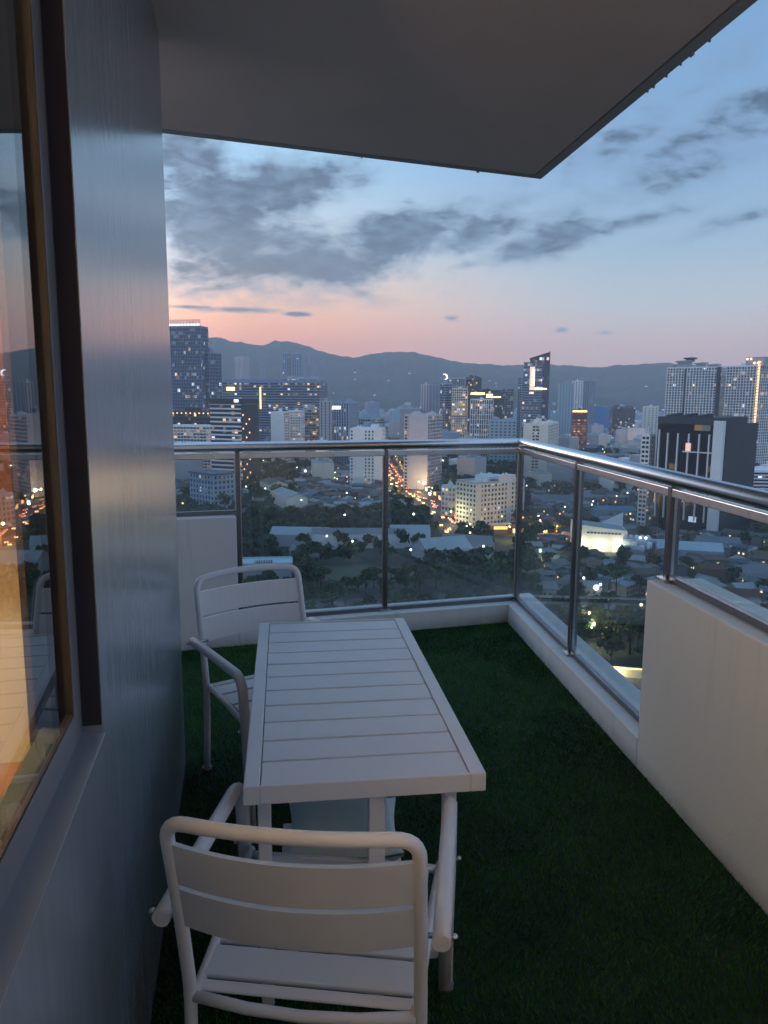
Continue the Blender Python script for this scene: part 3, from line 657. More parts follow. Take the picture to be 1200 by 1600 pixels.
# lit logo on a roof behind the black tower
t = empty('roof_sign', on_z(1046, 700), 0, 'glowing white rooftop sign peeking over the left of the black tower', 'sign')
P0 = on_y(1033, 672, 720); t.location = (P0.x, P0.y, CITY)
h0 = P0.z-CITY; mb = MB()
for dx in (0, 3.6):
    mb.tube([(dx, 0, h0), (dx+2.0, 0, h0+5), (dx+4.2, 0, h0)], .75, 6)
mb.build('emblem', L_SIGN, t)
mb = MB(); mb.box(9, 19.5, -.3, .3, h0-.4, h0+2.6); mb.build('lettering', L_SIGN, t)
mb = MB(); mb.box(-1, 21, .6, 12, 0, h0-.8); mb.build('support_building', W_GREY, t)
keep(P0.x+10, P0.y+6, 20)
# 27 white building below the rail
t, a, b, H = tower('seven storey white building with dark windows beside the lit avenue', (713,744,818), 500, 757, 55, W_CREAM, G_DARK, 3.25, 3.1, 1.5, 1.5, .25, roof=0, name='white_building', cat='building', blank=(('r', 0, .10), ('r', .62, .72), ('r', .86, 1)), ym=790)
roof_kit(t, a, b, H+.2, W_WHITE, 5, 4)
mb = MB(); mb.box(-a*.55, -a*.05, b*.35, b*.75, H+1.3, H+1.9); mb.build('roof_deck', wp('roof_slate', (.12,.15,.20)), t)
tower('low white annex left of the seven storey white building', (690,706,716), 540, 762, 50, W_WHITE, G_WARM, 3.4, 3.4, 1.4, 1.2, .2, roof=1, name='annex', cat='building', ym=780)
t, a, b, H = tower('pale blue school building with a dark roof seen over the left low wall', (298,334,366), 560, 743, 42, W_BLUE, G_MID, 3.6, 3.6, 1.5, 1.6, .25, roof=0, name='school_building', cat='building', ym=770)
mb = MB(); mb.box(-a-1, 1, -1, b+1, H+.05, H+1.2); mb.build('roof', wp('roof_slate', (.12,.15,.20)), t)
tower('white balconied block just under the handrail at far left', (330,350,368), 760, 712, 40, W_WHITE, G_WARM, 3.2, 3.4, .8, .6, .5, roof=1, name='apartment_block', cat='building', ym=720)
tower('small pale block near the corner seen through the centre glass', (716,727,745), 880, 706, 50, W_TEAL, G_MID, 3.3, 4, 1.4, 1.6, .2, roof=1, name='small_block', cat='building')
tower('light concrete gate building with a lit canopy under the handrail at left', (378,394,396), 800, 716, 10, W_GREY, G_WARM, 3.3, 4, .8, .8, .2, roof=0, name='gate_building', cat='building')
tower('blue grey block behind the trees under the handrail', (400,445,452), 1000, 692, 8, W_BRIGHT, G_OFF, 4, 5, 1.8, 3, .2, roof=1, name='blue_block', cat='building')

# ---- low roofed buildings
R_PALE = wp('roof_pale', (.36,.42,.44)); R_GREY = wp('roof_grey', (.20,.23,.25)); R_RUST = wp('roof_rust', (.14,.07,.05)); R_BLUE = wp('roof_blue', (.16,.30,.40)); R_GREEN = wp('roof_green', (.12,.17,.14)); R_LIGHT = wp('roof_light_blue', (.42,.55,.60))
def gable(mb, L, Wd, h, rh, over=.6, m=1, flat=False):
    if flat: mb.box(-L/2-over, L/2+over, -Wd/2-over, Wd/2+over, h, h+.5, m); return
    y = Wd/2+over; x = L/2+over
    for s in (-1, 1):
        p = [(-x, s*y, h-.15), (x, s*y, h-.15), (x, 0, h+rh), (-x, 0, h+rh)]
        if s > 0: p = p[::-1]
        mb.poly(p, m); mb.poly([(q[0], q[1], q[2]-.18) for q in p[::-1]], m)
    for s in (-1, 1): 
        mb.poly([(s*L/2, -Wd/2, h), (s*L/2, Wd/2, h), (s*L/2, 0, h+rh-.05)][::s], 0)
        mb.poly([(s*x, -y, h-.15), (s*x, 0, h+rh), (s*x, y, h-.15), (s*x, y, h-.33), (s*x, 0, h+rh-.18), (s*x, -y, h-.33)][::-s], m)
def seams(mb, L, Wd, h, rh, over=.6, step=2.2, m=0):
    n = int((L+2*over)/step); y = Wd/2+over
    for k in range(n+1):
        x = -L/2-over+.1+k*(L+2*over-.2)/n
        for s in (-1, 1):
            mb.quad((x-.12, s*y, h-.05), (x+.12, s*y, h-.05), (x+.12, 0, h+rh+.1), (x-.12, 0, h+rh+.1), m)
def low(label, px, py, yaw, L, Wd, h, roof, wall=None, rh=None, glass=None, name='low_building', cat='building', flat=False, fl=3.2, bay=3.4, group=None):
    P = on_z(px, py); t = empty(name, P, R(yaw), label, cat, group); wall = wall or W_WHITE; glass = glass or G_MID
    rh = Wd*.2 if rh is None else rh
    mb = MB(); mb.box(-L/2, L/2, -Wd/2, Wd/2, 0, h); mb.build('window_glass', glass, t)
    mb = MB(); nf = max(1, int(h/fl))
    for k in range(nf+1):
        z = h*k/nf; mb.box(-L/2-.2, L/2+.2, -Wd/2-.2, Wd/2+.2, max(0, z-.7), min(h, z+.7))
    for k in range(int(L/bay)+1):
        x = -L/2+L*k/int(L/bay); mb.box(x-.5, x+.5, -Wd/2-.26, Wd/2+.26, 0, h-.01)
    for k in range(int(Wd/bay)+1):
        y = -Wd/2+Wd*k/max(1, int(Wd/bay)); mb.box(-L/2-.27, L/2+.27, y-.5, y+.5, 0, h-.02)
    mb.build('wall', wall, t)
    mb = MB(); gable(mb, L, Wd, h, rh, m=1, flat=flat)
    mb.build('roof', [wall, roof], t)
    if not flat: q = MB(); seams(q, L, Wd, h, rh); q.build('roof_seams', roof, t)['kind'] = 'stuff'
    n = int(L/6)
    for k in range(n+1):
        c = P+Matrix.Rotation(R(yaw), 3, 'Z') @ Vector((-L/2+L*k/max(1, n), 0, 0)); keep(c.x, c.y, Wd/2+4)
    return t
low('long school wing with a pale gabled roof and warm lit side, seen at left', 452, 790, 112, 46, 15, 9, R_PALE, W_CREAM, glass=G_WARM)
low('green roofed hall behind the pale gabled school wing', 428, 768, 115, 30, 16, 8, R_GREEN, W_CREAM, glass=G_WARM)
low('grey roofed two storey shed left of the long dormitory', 470, 850, -4, 32, 16, 7, R_PALE, W_GREY)
low('long pale dormitory with rows of windows crossing behind the second glass pane', 560, 853, 1, 52, 13, 8, R_GREY, W_WHITE)
low('grey roofed dormitory wing ending right of the second post', 640, 850, 1, 22, 17, 8, R_PALE, W_WHITE)
low('small low pale roofed shed in front of the two storey shed', 488, 868, -6, 22, 9, 4, R_GREY, W_GREY)
low('rounded pale hall roof among the dark trees', 690, 870, 22, 26, 19, 6, R_PALE, W_GREY, rh=5, name='hall')
low('second pale hall roof reaching right among the dark trees', 730, 866, -18, 26, 17, 6, R_GREY, W_GREY, rh=5, name='hall')
low('blue roofed shed between the trees behind the right glass', 958, 806, -4, 28, 12, 5, R_BLUE, W_BLUE)
low('wide low grey roof behind the beige floodlit plant', 870, 790, -6, 40, 18, 5, R_GREY, W_GREY)
low('pale corrugated shed below the black tower', 1075, 872, -16, 32, 16, 6, R_LIGHT, W_BLUE)
low('low pale shed right of the corrugated shed', 1120, 858, -14, 22, 12, 5, R_GREY, W_GREY)
low('small brown house with warm lit rooms below the black tower', 1108, 908, -8, 11, 9, 7, R_RUST, W_BROWN, glass=facade_glass('glass_orange', (.1,.05,.03)), name='lit_house', cat='house')
low('grey house roof at the right edge under the handrail', 1175, 905, 10, 18, 12, 5, R_GREY, W_GREY, name='house', cat='house')
low('brown roofed house behind the right parapet glass', 1150, 945, -12, 15, 11, 5, R_RUST, W_GREY, name='house', cat='house')
# flat light blue roof nearest the left post
P = on_z(412, 905); t = empty('flat_roof_building', P, R(6), 'light blue flat roofed building with a dark roof hatch seen behind the far chair', 'building')
mb = MB(); mb.box(-13, 13, -6.5, 6.5, 0, 8); mb.build('wall', W_GREY, t)
mb = MB(); mb.box(-13.6, 13.6, -7.1, 7.1, 8, 8.5); mb.build('roof', R_LIGHT, t)
mb = MB(); mb.box(-3.8, 4.2, -5.2, .4, 8.5, 9.1)
for k in range(7): mb.box(-3.5+k*1.1, -3.0+k*1.1, -5.0, .2, 9.1, 9.3, 1)
mb.build('roof_hatch', [W_DARK, W_GREY], t); keep(P.x, P.y, 17)
mb = MB(); mb.box(-13.6, 13.6, -7.1, -6.8, 8.5, 9.3); mb.box(-13.6, 13.6, 6.8, 7.1, 8.5, 9.3); mb.build('parapet', R_LIGHT, t)
# floodlit white plant
P = on_z(938, 858); t = empty('industrial_building', P, R(-7), 'floodlit white industrial hall with a raked parapet in the middle of the right glass', 'building')
mb = MB(); mb.prism([(-16, -8), (13, -8), (13, 9), (-16, 9)], 0, [15.5, 12, 12, 15.5]); mb.build('wall', W_WHITE, t)
mb = MB(); mb.prism([(-15, -7.2), (12, -7.2), (12, 8.2), (-15, 8.2)], 10, [15.9, 12.3, 12.3, 15.9]); mb.build('roof', R_PALE, t)
mb = MB(); mb.prism([(2, 8.8), (13.2, 8.8), (13.2, 9.6), (2, 9.6)], 0, [14, 20, 20, 14]); mb.build('raked_parapet', W_WHITE, t)
mb = MB(); 
for k in range(10): mb.box(-9+k*1.9, -7.6+k*1.9, -8.12, -7.9, 10.4-k*.05, 11.4-k*.05)
mb.build('window_strip', W_DARK, t)
for k in range(5):
    mb = MB(); x = -12+k*5.2; mb.tube([(x, -14, 0), (x, -14, 5)], .12, 6); mb.sphere((x, -13.6, 5), .45, 1); q = mb.build('floodlight', [W_DARK, L_YELLOW], t)
    if k in (0, 2, 4):
        l = bpy.data.objects.new('floodlight_beam', bpy.data.lights.new('floodlight_beam', 'POINT')); COL.objects.link(l); l.parent = t; l.location = (x, -12, 4); l.data.energy = 1300; l.data.color = (1, .85, .5); l.data.shadow_soft_size = .4
keep(P.x-8, P.y, 15); keep(P.x+6, P.y, 15); keep(P.x, P.y-10, 10)
P = on_z(1005, 862); t = empty('factory_yard', P, R(-12), 'grey sheds and tanks of a factory yard right of the floodlit hall', 'factory')
mb = MB(); mb.box(-12, 4, -7, 7, 0, 8); mb.build('shed', W_BLUE, t); mb = MB(); mb.box(5, 14, -5, 9, 0, 6); mb.build('shed', W_GREY, t)
for k in range(4):
    mb = MB(); mb.tube([(-10+k*4, -9.5, 0), (-10+k*4, -9.5, 5+k % 2*2)], 1.3, 12); mb.build('tank', W_WHITE, t)
for k in range(5):
    mb = MB(); mb.box(-11+k*3, -9.4+k*3, -3, 0, 8, 9.5); mb.build('roof_unit', W_WHITE, t)
mb = MB(); mb.sphere((-3, -8, 9.3), .7); mb.sphere((0, -8, 9.3), .7); mb.build('yard_lamps', L_WHITE, t); keep(P.x, P.y, 18)
# restaurant row with orange lights
P = on_z(832, 832); t = empty('restaurant_row', P, R(8), 'low restaurant row under a string of bright orange lights behind the right glass', 'restaurant')
mb = MB(); mb.box(-15, 15, -4, 5, 0, 4); mb.build('wall', W_BROWN, t); mb = MB(); mb.box(-16, 16, -6.5, 6, 4, 4.5); mb.build('roof', R_RUST, t)
for k in range(9):
    mb = MB(); mb.box(-14+k*3.3, -11.8+k*3.3, -4.2, -4.0, .8, 3.2); mb.build('window', L_ORANGE if k % 3 else L_WARM, t)
l = bpy.data.objects.new('lantern_light', bpy.data.lights.new('lantern_light', 'AREA')); COL.objects.link(l); l.parent = t; l.location = (0, -5.2, 3.8); l.data.size = 26; l.data.size_y = 1; l.data.shape = 'RECTANGLE'; l.data.energy = 3000; l.data.color = (1, .4, .12)
keep(P.x-8, P.y, 12); keep(P.x+8, P.y, 12)
P = on_z(782, 828); t = empty('snack_bar', P, R(5), 'small orange lit snack bar in front of the white building', 'restaurant')
mb = MB(); mb.box(-6, 6, -3, 3, 0, 3.5); mb.build('wall', wp('wall_orange', (.5,.22,.12)), t); mb = MB(); mb.box(-7, 7, -4.5, 4, 3.5, 4); mb.build('roof', W_PINK, t)
mb = MB(); mb.box(-5, 5, -3.2, -3.02, 1, 2.8); mb.build('window', L_ORANGE, t); keep(P.x, P.y, 10)
# stadium-lit lot
P = on_z(978, 706); t = empty('lit_depot', P, R(2), 'yellow lit depot with a pale roof left of the white balconied slab', 'building')
mb = MB(); mb.box(-24, 22, -10, 10, 0, 6); mb.build('wall', W_CREAM, t); mb = MB(); mb.box(-26, 24, -12, 12, 6, 6.8); mb.build('roof', R_PALE, t)
mb = MB(); mb.box(-18, 12, -10.4, -10.1, 1, 4.5); mb.build('window', L_YELLOW, t)
l = bpy.data.objects.new('depot_light', bpy.data.lights.new('depot_light', 'POINT')); COL.objects.link(l); l.parent = t; l.location = (0, -20, 14); l.data.energy = 16000; l.data.color = (1, .85, .5)
keep(P.x, P.y, 26)
for i, (px, py, L_, W_, yw) in enumerate(((900,706,60,14,-8),(935,716,70,16,-10),(985,728,50,16,-12),(890,722,50,14,-8))):
    low(['long grey warehouse roof, farthest of the row under the depot', 'long grey warehouse roof in the middle of the depot row', 'long grey warehouse roof nearest the white balconied slab', 'long grey warehouse roof at the left of the depot row'][i], px, py, yw, L_, W_, 5, R_GREY, W_GREY, rh=2, glass=G_WARM if i % 2 else G_OFF, name='warehouse')
# garden wall lit from below, bottom right
P = on_z(985, 1056); t = empty('garden_wall', P, R(-6), 'curved garden wall glowing yellow at the foot of the trees below the balcony', 'wall')
mb = MB(); mb.prism([(-9, -1), (12, -3.4), (12, -2.9), (-9, -.5)], 0, 3.4); mb.build('wall', W_CREAM, t)
mb = MB(); mb.prism([(-9, -1.2), (12, -3.6), (12, -3.45), (-9, -1.05)], 3.0, 3.15); mb.build('light_strip', L_YELLOW, t)
mb = MB(); mb.prism([(-9, -1.1), (12, -3.5), (14, -14), (-4, -12)], 0, .15); mb.build('patio', PALE, t)
l = bpy.data.objects.new('wall_light', bpy.data.lights.new('wall_light', 'POINT')); COL.objects.link(l); l.parent = t; l.location = (-6, -3.5, 1.6); l.data.energy = 1600; l.data.color = (1, .75, .3)
keep(P.x, P.y-4, 9); keep(P.x+8, P.y-5, 9); keep(P.x+6, P.y-13, 12)

# sports field and clearings
for (pts, z) in ((((500,900),(505,884),(575,882),(590,902),(560,922),(515,918)), .03), (((560,888),(640,884),(650,900),(600,905)), .034)):
    mb = MB(); q = [on_z(x, y) for x, y in pts]; mb.poly([(v.x, v.y, CITY+z) for v in q][::-1]); o = mb.build('clearing', mat('dry_grass', (.10,.11,.075), 1.0, noise=.4, scale=.1)); o['kind'] = 'structure'
    for v in q: keep((v.x+sum(w.x for w in q)/len(q))/2, (v.y+sum(w.y for w in q)/len(q))/2, 9)

# ---- trees, houses in the valley
MARKS = [(780,825,'the seven storey white building'),(938,860,'the floodlit hall'),(1005,862,'the factory yard'),(832,832,'the restaurant row'),(782,830,'the orange snack bar'),(710,868,'the pale halls'),
         (560,855,'the long dormitory'),(470,852,'the grey two storey shed'),(452,790,'the pale school wing'),(428,768,'the green roofed hall'),(333,800,'the pale blue school'),(412,905,'the light blue flat roof'),
         (935,948,'the brightest road lamp'),(985,1056,'the glowing garden wall'),(915,998,'the yellow garden lamps'),(1090,850,'the black tower'),(1075,872,'the corrugated shed'),(1108,908,'the brown lit house'),
         (572,765,'the white slab tower'),(660,760,'the avenue slab tower'),(545,903,'the pale clearing'),(978,708,'the lit depot'),(935,716,'the grey warehouses'),(845,712,'the beige building'),(958,806,'the blue roofed shed'),
         (870,790,'the wide low roof'),(847,885,'the greenish lamp'),(600,945,'the left stretch of the lower road'),(1150,945,'the brown roofed house'),(1175,905,'the grey house at the edge'),(650,880,'the dark middle wood'),
         (1060,1000,'the foot of the right parapet'),(850,1000,'the foot of the right kerb'),(520,748,'the left street'),(640,700,'the far end of the avenue'),(300,900,'the left low wall'),(1180,780,'the right condominium')]
MARKW = [(on_z(a, b), c) for a, b, c in MARKS]
ONES = ['','first','second','third','fourth','fifth','sixth','seventh','eighth','ninth','tenth','eleventh','twelfth','thirteenth','fourteenth','fifteenth','sixteenth','seventeenth','eighteenth','nineteenth']
TENS = {2:'twent',3:'thirt',4:'fort',5:'fift',6:'sixt',7:'sevent',8:'eight',9:'ninet'}
def ordinal(n):
    if n < 20: return ONES[n]
    return TENS[n//10]+'ieth' if n % 10 == 0 else TENS[n//10]+'y '+ONES[n % 10]
PENDING = {}
def place_label(o, look, x, y, tail=''):
    P = Vector((x, y, CITY)); M, nm = min(MARKW, key=lambda q: (q[0]-P).length)
    v = P-M; u = Vector((x, y)).normalized(); f = v.x*u.x+v.y*u.y; s_ = v.x*u.y-v.y*u.x
    rel = ('behind' if f > 0 else 'in front of') if abs(f) > abs(s_) else ('right of' if s_ > 0 else 'left of')
    PENDING.setdefault((look, rel, nm), []).append((v.length, o))
def flush_labels():
    for (look, rel, nm), L in PENDING.items():
        for i, (d, o) in enumerate(sorted(L, key=lambda q: q[0])):
            o['label'] = (look+' '+rel+' '+nm) if len(L) == 1 else ((ordinal(i+1)+' ' if i else '')+'nearest '+look+' '+rel+' '+nm)
    PENDING.clear()
KA = np.array(KEEP)
def free(x, y, r=0.0): return not np.any((KA[:, 0]-x)**2+(KA[:, 1]-y)**2 < (KA[:, 2]+r)**2)
LEAF = [mat('leaves_dark', (.028,.055,.026), .7, noise=.5, scale=.6, objvar=.35), mat('leaves_olive', (.065,.085,.030), .7, noise=.5, scale=.6, objvar=.35), mat('leaves_mid', (.040,.085,.036), .7, noise=.5, scale=.6, objvar=.35)]
BARK = mat('bark', (.07,.055,.04), .9, noise=.3, scale=3)
def crown_mesh(seed, n, h, rad, size, m):
    r = np.random.RandomState(seed); lobes = r.randint(5, 9)
    C = np.stack([r.uniform(-.55, .55, lobes)*rad, r.uniform(-.55, .55, lobes)*rad, h*r.uniform(.50, .88, lobes)], -1); Rl = rad*r.uniform(.35, .62, lobes)
    V = []; F = []
    for i in range(n):
        k = r.randint(lobes); d = r.normal(size=3); d /= np.linalg.norm(d); d[2] = abs(d[2])*.9-.25*(r.rand() < .4)
        p = C[k]+d*Rl[k]*(r.uniform(.55, 1.08))*np.array([1, 1, .8])
        nrm = d*.7+r.normal(size=3)*.6; nrm /= np.linalg.norm(nrm); t = np.cross(nrm, r.normal(size=3)); t /= np.linalg.norm(t); b = np.cross(nrm, t); s = size*r.uniform(.6, 1.4)
        q = len(V); V += [tuple(p+t*s), tuple(p+b*s*.7), tuple(p-t*s*.9), tuple(p-b*s*.8)]; F.append((q, q+1, q+2, q+3))
    me = bpy.data.meshes.new('crown'); me.from_pydata(V, [], F); me.materials.append(m); me.update(); return me, C
tree_protos = []
for k in range(8):
    h = [11, 9, 13, 8, 10, 12, 9.5, 7][k]; rad = [4.6, 4.2, 5.0, 3.6, 4.8, 4.4, 3.6, 3.4][k]
    me, C = crown_mesh(k, 520, h, rad, .62, LEAF[k % 3])
    mb = MB(); mb.tube([(0, 0, 0), (.1, .05, h*.25), (0, .1, h*.5)], [.35, .27, .16], 7)
    for c in C: mb.tube([(0, .05, h*.3), tuple(np.array([0, .05, h*.3])*.4+c*.6+np.array([0, 0, -.3])), tuple(c)], [.16, .09, .04], 5)
    tree_protos.append((me, mb.mesh('trunk', BARK)))
low_crowns = [crown_mesh(50+k, 75, [9, 10, 8, 11][k], [4.6, 5, 4.2, 4.8][k], 1.55, LEAF[k % 3])[0] for k in range(4)]
# small houses: six kinds sharing meshes
HW = [wp('house_wall_a', (.30,.29,.27)), wp('house_wall_b', (.18,.19,.21)), wp('house_wall_c', (.38,.33,.27)), wp('house_wall_d', (.22,.27,.30))]
HR = [mat('tin_roof_a', (.17,.18,.19), .6, noise=.35, scale=.5, objvar=.3), mat('tin_roof_b', (.12,.075,.06), .7, noise=.4, scale=.5, objvar=.3), mat('tin_roof_c', (.26,.30,.32), .5, noise=.25, scale=.5, objvar=.25), mat('tin_roof_d', (.09,.12,.14), .6, noise=.3, scale=.5, objvar=.3)]
house_protos = []
for k in range(10):
    r = random.Random(90+k); L_, W_, h = r.uniform(7, 12), r.uniform(5.5, 8.5), r.uniform(3, 6.2)
    a = MB(); a.box(-L_/2, L_/2, -W_/2, W_/2, -.3, h)
    for s in (-1, 1):
        for q in range(int(L_/2.4)):
            for z in ([1.1] if h < 4.6 else [1.1, 3.8]):
                x = -L_/2+1.2+q*2.4; lit = r.random() < .16
                a.box(x-.5, x+.5, s*W_/2-.06, s*W_/2+.06, z, z+1.1, 2 if lit else 1)
    b = MB()
    if k % 3 == 2: b.prism([(-L_/2-.5, -W_/2-.5), (L_/2+.5, -W_/2-.5), (L_/2+.5, W_/2+.5), (-L_/2-.5, W_/2+.5)], [h-.2, h-.2, h+1.0, h+1.0], [h, h, h+1.2, h+1.2])
    else: gable(b, L_, W_, h, W_*.2, .5, 0)
    wm = [HW[k % 4], W_DARK, glow('house_window_lit', srgb(255,205,140), 1.4)]
    house_protos.append((a.mesh('wall', wm), b.mesh('roof', HR[k % 4] if k % 3 == 2 else [HR[k % 4]])))
cells = []
r = random.Random(3)
d = 185.0
while d < 1180:
    step = 8.6 if d < 520 else 10.5
    n = int(R(62)*d/step)
    for i in range(n):
        a = R(-22)+R(62)*(i+r.uniform(.2, .8))/n; dd = d+r.uniform(-.35, .35)*step
        cells.append((dd*math.sin(a), dd*math.cos(a), dd, a))
    d += step
trees, houses = [], []
for (x, y, dd, a) in cells:
    px, py = px_of((x, y, CITY))
    if not free(x, y, 2.5): continue
    nz = float(fbm(np.array(x/60+100), np.array(y/60+100), 3, 5))
    if py > 935: kind = 't' if px < 1015 or r.random() < .35 else 'h'
    elif 470 < px < 602 and 748 < py < 810: kind = 'h'
    elif px < 830 and py > 785: kind = 't' if (nz > .30 or py > 860) else '-'
    elif 480 < px < 600 and 748 < py < 800: kind = 'h'
    elif 600 < px < 700 and py > 735: kind = 'h' if r.random() < .5 else 't'
    elif px >= 830 and py > 850: kind = 'h' if r.random() < .86 and nz > .33 else 't'
    elif px >= 830 and py > 740: kind = 'h' if nz > .38 else ('t' if nz < .36 else '-')
    else: kind = 'h' if nz > .46 else 't'
    if kind == 'h' and r.random() < .9: houses.append((x, y, dd, a, px, py))
    elif kind == 't' and r.random() < .93: trees.append((x, y, dd, a, px, py))
def seen(q): return -60 < q[4] < 1260
trees.sort(key=lambda q: q[2]+(0 if seen(q) and q[4] > 330 else 1500)); houses.sort(key=lambda q: q[2]+(0 if seen(q) and q[4] > 330 else 1500))
def tree_label(q):
    px, py = q[4], q[5]
    if py > 940: return ('dark leafy tree in the grove between the lower road and the balcony', 'trees in the grove below the lower road')
    if px < 600: return ('dark green tree in the wood around the school roofs at left', 'trees of the school wood')
    if px < 830: return ('dark green tree in the wood below the white building', 'trees of the wood below the white building')
    return ('dark tree standing among the tin roofs on the right', 'trees among the right hand houses')
NT = 285
for i, q in enumerate(trees[:NT]):
    k = r.randrange(8); lab, grp = tree_label(q)
    t = empty('tree', (q[0], q[1], CITY), r.uniform(0, 6.28), lab, 'tree', grp); s = r.uniform(.8, 1.2); place_label(t, ['dark', 'olive green', 'mid green'][k % 3]+' tree', q[0], q[1]); t.scale = (s, s, s*r.uniform(.85, 1.1))
    for nm, me in (('crown', tree_protos[k][0]), ('trunk', tree_protos[k][1])):
        o = bpy.data.objects.new(nm, me); COL.objects.link(o); o.parent = t
def join_copies(name, items, mats, kind='stuff'):
    V = []; F = []; M = []; off = 0
    for (me_co, me_f, me_m, x, y, z, rz, s) in items:
        c, sn = math.cos(rz), math.sin(rz); co = me_co*s
        V.append(np.stack([co[:, 0]*c-co[:, 1]*sn+x, co[:, 0]*sn+co[:, 1]*c+y, co[:, 2]+z], -1))
        F += [tuple(v+off for v in f) for f in me_f]; M += me_m; off += len(co)
    me = bpy.data.meshes.new(name); me.from_pydata(np.concatenate(V).tolist(), [], F)
    for m in mats: me.materials.append(m)
    me.polygons.foreach_set('material_index', M); me.update()
    o = bpy.data.objects.new(name, me); COL.objects.link(o); o['kind'] = kind; return o
def arrays(me, moff=0):
    co = np.empty(len(me.vertices)*3); me.vertices.foreach_get('co', co)
    return co.reshape(-1, 3), [tuple(p.vertices) for p in me.polygons], [p.material_index+moff for p in me.polygons]
lowA = [arrays(m, k % 3) for k, m in enumerate(low_crowns)]
items = []
for q in trees[NT:]:
    k = r.randrange(4); items.append((*lowA[k], q[0], q[1], CITY, r.uniform(0, 6.28), r.uniform(.8, 1.25)))
o = join_copies('distant_trees', items, LEAF); tag(o, 'mass of distant dark trees filling the gaps between the roofs', 'trees')
NH = 285
for i, q in enumerate(houses[:NH]):
    k = r.randrange(10); px, py = q[4], q[5]
    if px < 700: lab, grp = 'small tin roofed house in the dense quarter left of the avenue', 'small houses left of the avenue'
    elif py > 935: lab, grp = 'small house below the lower road on the right', 'small houses below the lower road'
    elif px > 1020: lab, grp = 'tin roofed house in the crowd under the black tower', 'houses under the black tower'
    else: lab, grp = 'shabby tin roofed house in the crowded quarter below the floodlit hall', 'houses of the crowded quarter'
    t = empty('house', (q[0], q[1], CITY), -q[3]+R(r.choice((0, 90, 15, -20, 35, 70, -60))+r.uniform(-12, 12)), lab, 'house', grp)
    place_label(t, ['grey roofed', 'brown roofed', 'pale roofed', 'dark roofed'][k % 4]+' small house', q[0], q[1])
    for nm, me in zip(('wall', 'roof'), house_protos[k]):
        o = bpy.data.objects.new(nm, me); COL.objects.link(o); o.parent = t
allm = HW+[W_DARK, MATS['house_window_lit']]+HR
items = []
for q in houses[NH:]:
    k = r.randrange(10); s = r.uniform(.85, 1.25); rz = -q[3]+R(r.choice((0, 90, 20, -20, 50))+r.uniform(-10, 10))
    co, f, m = arrays(house_protos[k][0]); m = [(k % 4) if v == 0 else 3+v for v in m]; items.append((co, f, m, q[0], q[1], CITY, rz, s))
    co, f, m = arrays(house_protos[k][1], 6+k % 4); items.append((co, f, [6+k % 4]*len(f), q[0], q[1], CITY, rz, s))
o = join_copies('distant_houses', items, allm); tag(o, 'carpet of distant small houses and tin roofs across the valley', 'houses')

# ---- mid rise buildings scattered to the hills
mid_protos = []
for k in range(9):
    rr = random.Random(300+k); L_, W_, H_ = rr.uniform(16, 34), rr.uniform(13, 22), [14, 22, 30, 18, 40, 26, 12, 52, 34][k]
    wl = [W_WHITE, W_GREY, W_BLUE, W_CREAM, W_TEAL, W_PINK, W_GREY, W_STEEL, W_WHITE][k]; gl = [G_MID, G_WARM, G_OFF, G_MID, G_GREEN, G_WARM, G_DARK, G_BLUE, G_MID][k]
    a = MB(); a.box(-L_/2, L_/2, -W_/2, W_/2, 0, H_)
    b = MB(); nf = int(H_/3.3)
    for z in range(nf+1): zz = H_*z/nf; b.box(-L_/2-.3, L_/2+.3, -W_/2-.3, W_/2+.3, max(0, zz-.6), min(H_, zz+.6))
    for q in range(int(L_/4)+1): x = -L_/2+L_*q/int(L_/4); b.box(x-.6, x+.6, -W_/2-.36, W_/2+.36, 0, H_-.01)
    for q in range(int(W_/4)+1): y = -W_/2+W_*q/int(W_/4); b.box(-L_/2-.37, L_/2+.37, y-.6, y+.6, 0, H_-.02)
    c = MB(); c.box(-L_/2-.3, L_/2+.3, -W_/2-.3, W_/2+.3, H_+.02, H_+.9); c.box(-L_*.2, L_*.1, -W_*.2, W_*.2, H_+.9, H_+4); c.box(L_*.2, L_*.32, -3, 0, H_+.9, H_+2.6)
    mid_protos.append((a.mesh('window_glass', gl), b.mesh('wall', wl), c.mesh('roof', W_GREY if k % 2 else wl), H_))
occ = []
def occ_free(x, y, rad):
    for (u, v, w) in occ:
        if (u-x)**2+(v-y)**2 < (w+rad)**2: return False
    occ.append((x, y, rad)); return True
n = 0; tries = 0
